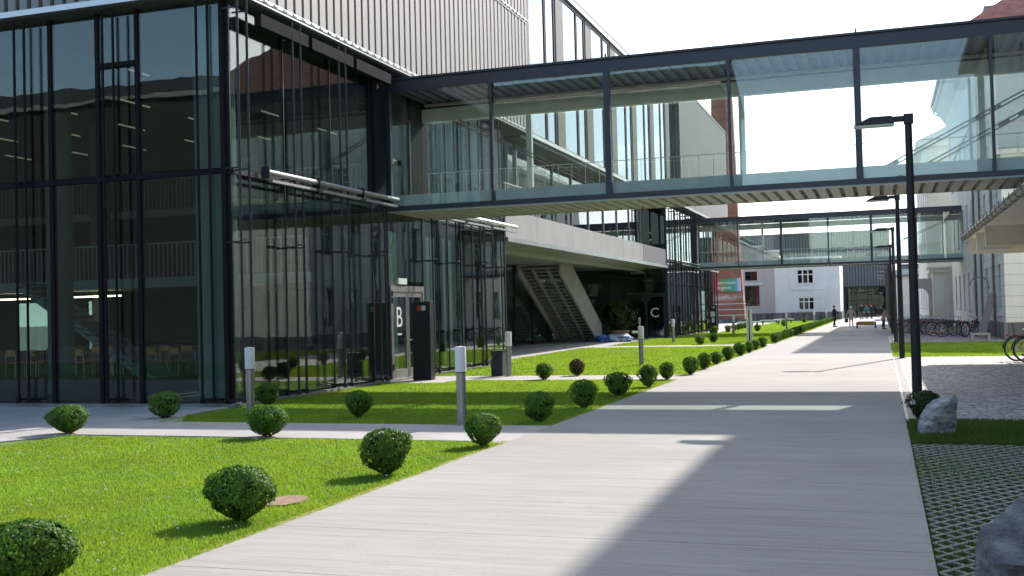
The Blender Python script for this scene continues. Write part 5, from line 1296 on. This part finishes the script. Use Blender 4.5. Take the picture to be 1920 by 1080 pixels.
mm, tt, nn_, pp = nodes_of('tarp_mix'); lnk(tt, ramp(tt, noise(tt, coords(tt), 6, 2), (0.05, 0.13, 0.35), (0.65, 0.72, 0.80), 0.46, 0.54), pp.inputs['Base Color']); M['tarp_mix'] = mm
bundle()
t = thing('small_signpost', (-13.0, 61.5, 0), 'small pale signpost beside the potted bush', 'signpost')
MB().tube([(-13.0, 61.5, -0.02), (-13.0, 61.5, 1.2)], 0.03, 8).build('post', M['alu'], t)
MB().box(-13.45, -12.9, 61.44, 61.47, 0.42, 0.56).build('plate', M['white'], t)
MB().box(-13.06, -12.94, 61.44, 61.47, 0.95, 1.3).build('plate', M['alu'], t)

# ================================================================ INTERIOR FURNITURE
def chair_proto():
    c = thing('cafe_chair', (0, 0, 0), 'chair', 'chair', 'wooden chairs inside the glass building')
    m = MB(); m.box(-0.21, 0.21, -0.2, 0.2, 0.44, 0.465); m.build('seat', M['wood'], c, bevel=0.01)
    m = MB(); pts = [(0.21 * math.sin(a), 0.21 - 0.05 * (1 - math.cos(a))) for a in np.linspace(-1, 1, 7)]
    for (x0, y0), (x1, y1) in zip(pts[:-1], pts[1:]): m.bar((x0, y0, 0.76), (x1, y1, 0.76), 0.015, 0.2)
    m.build('backrest', M['wood'], c)
    for x in (-0.19, 0.19):
        for y in (-0.18, 0.19): MB().tube([(x, y, 0.0), (x, y, 0.44 if y < 0 else 0.72)], 0.011, 6).build('leg', M['alu'], c)
    return c
ch = chair_proto(); i = 0
for tx in (-25.4, -23.6, -21.8, -20.2):
    t = thing('cafe_table', (tx, 28.6, 0.09), 'long table among wooden chairs behind the ground-floor glass', 'table', 'tables inside the glass building')
    MB().box(tx - 0.75, tx + 0.75, 28.3, 28.9, 0.80, 0.83).build('tabletop', M['interior_mid'], t)
    for sx in (-0.7, 0.66):
        for sy in (28.33, 28.83): MB().box(tx + sx, tx + sx + 0.04, sy, sy + 0.04, 0.09, 0.799).build('leg', M['alu'], t)
    for dx_ in (-0.4, 0.4):
        for yy, rz in ((27.9, math.pi), (29.3, 0.0)):
            lab = 'beech chair at the tables behind the dark ground-floor glass'
            if i == 0: ch.location = (tx + dx_, yy, 0.09); ch.rotation_euler = (0, 0, rz); ch['label'] = lab
            else: dup(ch, (tx + dx_, yy, 0.09), rz + 0.15 * math.sin(i * 3), lab)
            i += 1

# ================================================================ PEOPLE
def skin_mesh(name, verts, edges, radii, mat, parent, root=0, sub=2):
    me = bpy.data.meshes.new(name); me.from_pydata(verts, edges, []); me.update()
    o = bpy.data.objects.new(name, me); COL.objects.link(o); o.parent = parent
    me.materials.append(mat)
    md = o.modifiers.new('skin', 'SKIN'); md.use_smooth_shade = True
    lay = me.skin_vertices[0].data if me.skin_vertices else None
    for k, r in enumerate(radii):
        rr = r if isinstance(r, tuple) else (r, r)
        lay[k].radius = rr; lay[k].use_root = (k == root)
    s = o.modifiers.new('sub', 'SUBSURF'); s.levels = sub; s.render_levels = sub
    return o
def hand(parent, wrist, direction, mat):
    w = Vector(wrist); d = Vector(direction).normalized(); side = d.cross(Vector((0, 1, 0)))
    if side.length < 0.1: side = d.cross(Vector((1, 0, 0)))
    side.normalize(); nrm = side.cross(d)
    V = [w, w + d * 0.045, w + d * 0.085]; E = [(0, 1), (1, 2)]; Rr = [0.024, (0.036, 0.018), (0.036, 0.016)]
    for k, (o_, L) in enumerate(((-0.028, 0.065), (-0.010, 0.075), (0.009, 0.07), (0.027, 0.055))):
        b = w + d * 0.088 + side * o_; i = len(V); V += [b, b + d * L * 0.55 + nrm * 0.008, b + d * L * 0.9 + nrm * 0.03]; E += [(2, i), (i, i + 1), (i + 1, i + 2)]; Rr += [0.010, 0.009, 0.008]
    i = len(V); V += [w + d * 0.04 + side * -0.045, w + d * 0.075 + side * -0.062 + nrm * 0.015]; E += [(1, i), (i, i + 1)]; Rr += [0.011, 0.009]
    return [tuple(v) for v in V], E, Rr
def person(loc, rz, label, H=1.65, coat=None, coat_len=0.60, trousers=None, hair=(0.05, 0.03, 0.02), lh=((-0.27, 0.02, 1.08), (-0.27, -0.05, 0.84)), rh=((0.27, 0.02, 1.08), (0.27, -0.05, 0.84)), step=0.08, bare_legs=False, cap=None, bend=0.0, hair_vol=1.0):
    p = thing('person', (0, 0, 0), label, 'person')
    s = H / 1.70
    hip = (0, 0, 0.92); ch_ = (0, -bend * 0.5, 1.28); nk = (0, -bend * 0.8, 1.46); hd = (0, -bend - 0.01, 1.60)
    V = [hip, (0, -bend * 0.2, 1.08), ch_, nk, (0, -bend * 0.95, 1.54), hd, (0, -bend * 1.0, 1.67)]
    E = [(0, 1), (1, 2), (2, 3), (3, 4), (4, 5), (5, 6)]
    Rr = [(0.155, 0.115), (0.135, 0.10), (0.165, 0.115), (0.062, 0.058), (0.062, 0.066), (0.078, 0.096), (0.055, 0.07)]
    def add(a, pts, rs):
        prev = a
        for q, r in zip(pts, rs):
            V.append(q); Rr.append(r); E.append((prev, len(V) - 1)); prev = len(V) - 1
    fb = step
    add(0, [(-0.10, -0.01, 0.84), (-0.10, -fb * 0.4, 0.48), (-0.10, -fb + 0.03, 0.09), (-0.105, -fb - 0.10, 0.035)], [0.085, 0.056, 0.040, 0.034])
    add(0, [(0.10, 0.01, 0.84), (0.10, fb * 0.3, 0.48), (0.10, fb + 0.03, 0.09), (0.105, fb - 0.10, 0.035)], [0.085, 0.056, 0.040, 0.034])
    for sg, (el, wr) in ((-1, lh), (1, rh)):
        add(2, [(sg * 0.19, -bend * 0.6, 1.38), el, wr], [0.052, 0.040, 0.027])
        d = Vector(wr) - Vector(el); hv, he, hr = hand(p, wr, d, None)
        base = len(V) - 1
        for q in hv[1:]: V.append(q)
        for r in hr[1:]: Rr.append(r)
        for a, b in he: E.append((base + a if a else base, base + b))
    # face: nose and ears as short branches of the head
    def sc(vs): return [tuple(c * s for c in v) for v in vs]
    rs = [tuple(c * s for c in r) if isinstance(r, tuple) else r * s for r in Rr]
    skin_mesh('body', sc(V), E, rs, M['skin'], p)
    f = MB()
    hx, hy, hz = (hd[0] * s, hd[1] * s, hd[2] * s)
    f.bar((hx, hy - 0.085 * s, hz + 0.02 * s), (hx, hy - 0.115 * s, hz - 0.02 * s), 0.022 * s)
    f.box(hx - 0.085 * s, hx - 0.07 * s, hy - 0.01, hy + 0.03, hz - 0.03 * s, hz + 0.03 * s); f.box(hx + 0.07 * s, hx + 0.085 * s, hy - 0.01, hy + 0.03, hz - 0.03 * s, hz + 0.03 * s)
    f.build('nose_and_ears', M['skin'], p)
    f = MB()
    for sx_ in (-0.03, 0.03): f.box(hx + sx_ * s - 0.01, hx + sx_ * s + 0.01, hy - 0.102 * s, hy - 0.09 * s, hz + 0.015 * s, hz + 0.027 * s)
    f.box(hx - 0.02, hx + 0.02, hy - 0.103 * s, hy - 0.09 * s, hz - 0.055 * s, hz - 0.045 * s)
    f.build('eyes_and_mouth', M['twig'], p)
    hm = cloth('hair', hair)
    bm = bmesh.new(); bmesh.ops.create_icosphere(bm, subdivisions=3, radius=1)
    for v in bm.verts:
        q = v.co.copy()
        if q.y < -0.35: q.z = max(q.z, 0.45)
        v.co = Vector((hx + q.x * 0.098 * s * hair_vol, hy + 0.018 * s + q.y * 0.112 * s * hair_vol, hz + 0.045 * s + q.z * 0.105 * s * hair_vol))
    me = bpy.data.meshes.new('hair'); bm.to_mesh(me); bm.free(); me.materials.append(hm); o = bpy.data.objects.new('hair', me); COL.objects.link(o); o.parent = p
    if coat:
        cm = cloth('coat', coat); b0 = 0.93 - coat_len * 0.6
        VV = [(0, 0, max(b0, 0.45)), (0, 0, 0.92), (0, -bend * 0.2, 1.1), (0, -bend * 0.5, 1.30), (0, -bend * 0.75, 1.44)]
        RR = [(0.215, 0.165), (0.20, 0.15), (0.175, 0.13), (0.195, 0.135), (0.10, 0.085)]
        EE = [(0, 1), (1, 2), (2, 3), (3, 4)]
        for sg, (el, wr) in ((-1, lh), (1, rh)):
            i = len(VV); w2 = tuple(Vector(el) + (Vector(wr) - Vector(el)) * 0.86)
            VV += [(sg * 0.20, -bend * 0.6, 1.385), el, w2]; RR += [0.068, 0.058, 0.047]; EE += [(3, i), (i, i + 1), (i + 1, i + 2)]
        skin_mesh('coat', sc(VV), EE, [tuple(c * s for c in r) if isinstance(r, tuple) else r * s for r in RR], cm, p, 1)
    if trousers:
        tm = cloth('trousers', trousers)
        VV = [(0, 0, 0.93), (-0.10, -0.01, 0.82), (-0.10, -fb * 0.4, 0.48), (-0.10, -fb + 0.03, 0.10), (0.10, 0.01, 0.82), (0.10, fb * 0.3, 0.48), (0.10, fb + 0.03, 0.10)]
        RR = [(0.165, 0.125), 0.098, 0.074, 0.062, 0.098, 0.074, 0.062]
        skin_mesh('trousers', sc(VV), [(0, 1), (1, 2), (2, 3), (0, 4), (4, 5), (5, 6)], [tuple(c * s for c in r) if isinstance(r, tuple) else r * s for r in RR], tm, p)
    sh = MB()
    for sg, yy in ((-0.102, -fb), (0.102, fb)): sh.box((sg - 0.045) * s, (sg + 0.045) * s, (yy - 0.19) * s, (yy + 0.09) * s, 0.0, 0.075 * s)
    sh.build('shoe_pair', M['blackplastic'], p, bevel=0.018)
    p.location = loc; p.rotation_euler = (0, 0, rz)
    return p
p1 = person((-3.6, 91.4, 0), R(70), 'person in black coat and black stockings standing by the shrub row, holding something out', 1.66, (0.012, 0.012, 0.02), 0.75, (0.02, 0.018, 0.02), (0.06, 0.04, 0.03), rh=((0.24, -0.16, 1.12), (0.20, -0.42, 1.16)), step=0.10)
p2_ = person((-2.3, 90.0, 0), R(170), 'stout person with white hair in a pale pinkish coat walking with a dark bag', 1.58, (0.52, 0.40, 0.38), 0.55, None, (0.72, 0.70, 0.66), lh=((-0.33, 0.0, 1.08), (-0.36, -0.03, 0.82)), rh=((0.33, 0.0, 1.08), (0.36, -0.03, 0.82)), step=0.10, hair_vol=1.12)
b = thing('handbag', (-2.66, 89.9, 0.38), 'dark violet handbag held low by the white-haired person', 'bag')
MB().box(-2.78, -2.52, 89.85, 89.97, 0.36, 0.66).build('body', M['steel'], b, bevel=0.03)
MB().tube([(-2.74, 89.91, 0.66), (-2.70, 89.91, 0.80), (-2.60, 89.91, 0.80), (-2.56, 89.91, 0.66)], 0.012, 6).build('handle', M['blackplastic'], b)
person((-1.75, 138.5, 0), R(10), 'person in a teal jacket with red hair in the far group', 1.66, (0.03, 0.17, 0.16), 0.3, (0.03, 0.03, 0.04), (0.30, 0.08, 0.03), step=0.12)
person((-2.35, 139.6, 0), R(-25), 'person in a black jacket at the left of the far group', 1.78, (0.02, 0.02, 0.025), 0.3, (0.12, 0.13, 0.16), (0.04, 0.02, 0.015), step=0.05)
person((-1.2, 139.9, 0), R(20), 'dark-clothed person at the right of the far group', 1.72, (0.02, 0.03, 0.035), 0.3, (0.03, 0.03, 0.035), (0.16, 0.06, 0.03), step=0.14)
person((0.08, 80.0, 0), R(100), 'person in a pink top and dark trousers bending forward beside the lamp posts', 1.45, (0.62, 0.30, 0.33), 0.25, (0.02, 0.018, 0.03), (0.04, 0.03, 0.025), lh=((-0.24, -0.30, 1.10), (-0.2, -0.45, 0.95)), rh=((0.24, -0.30, 1.10), (0.2, -0.45, 0.95)), bend=0.22, step=0.05)
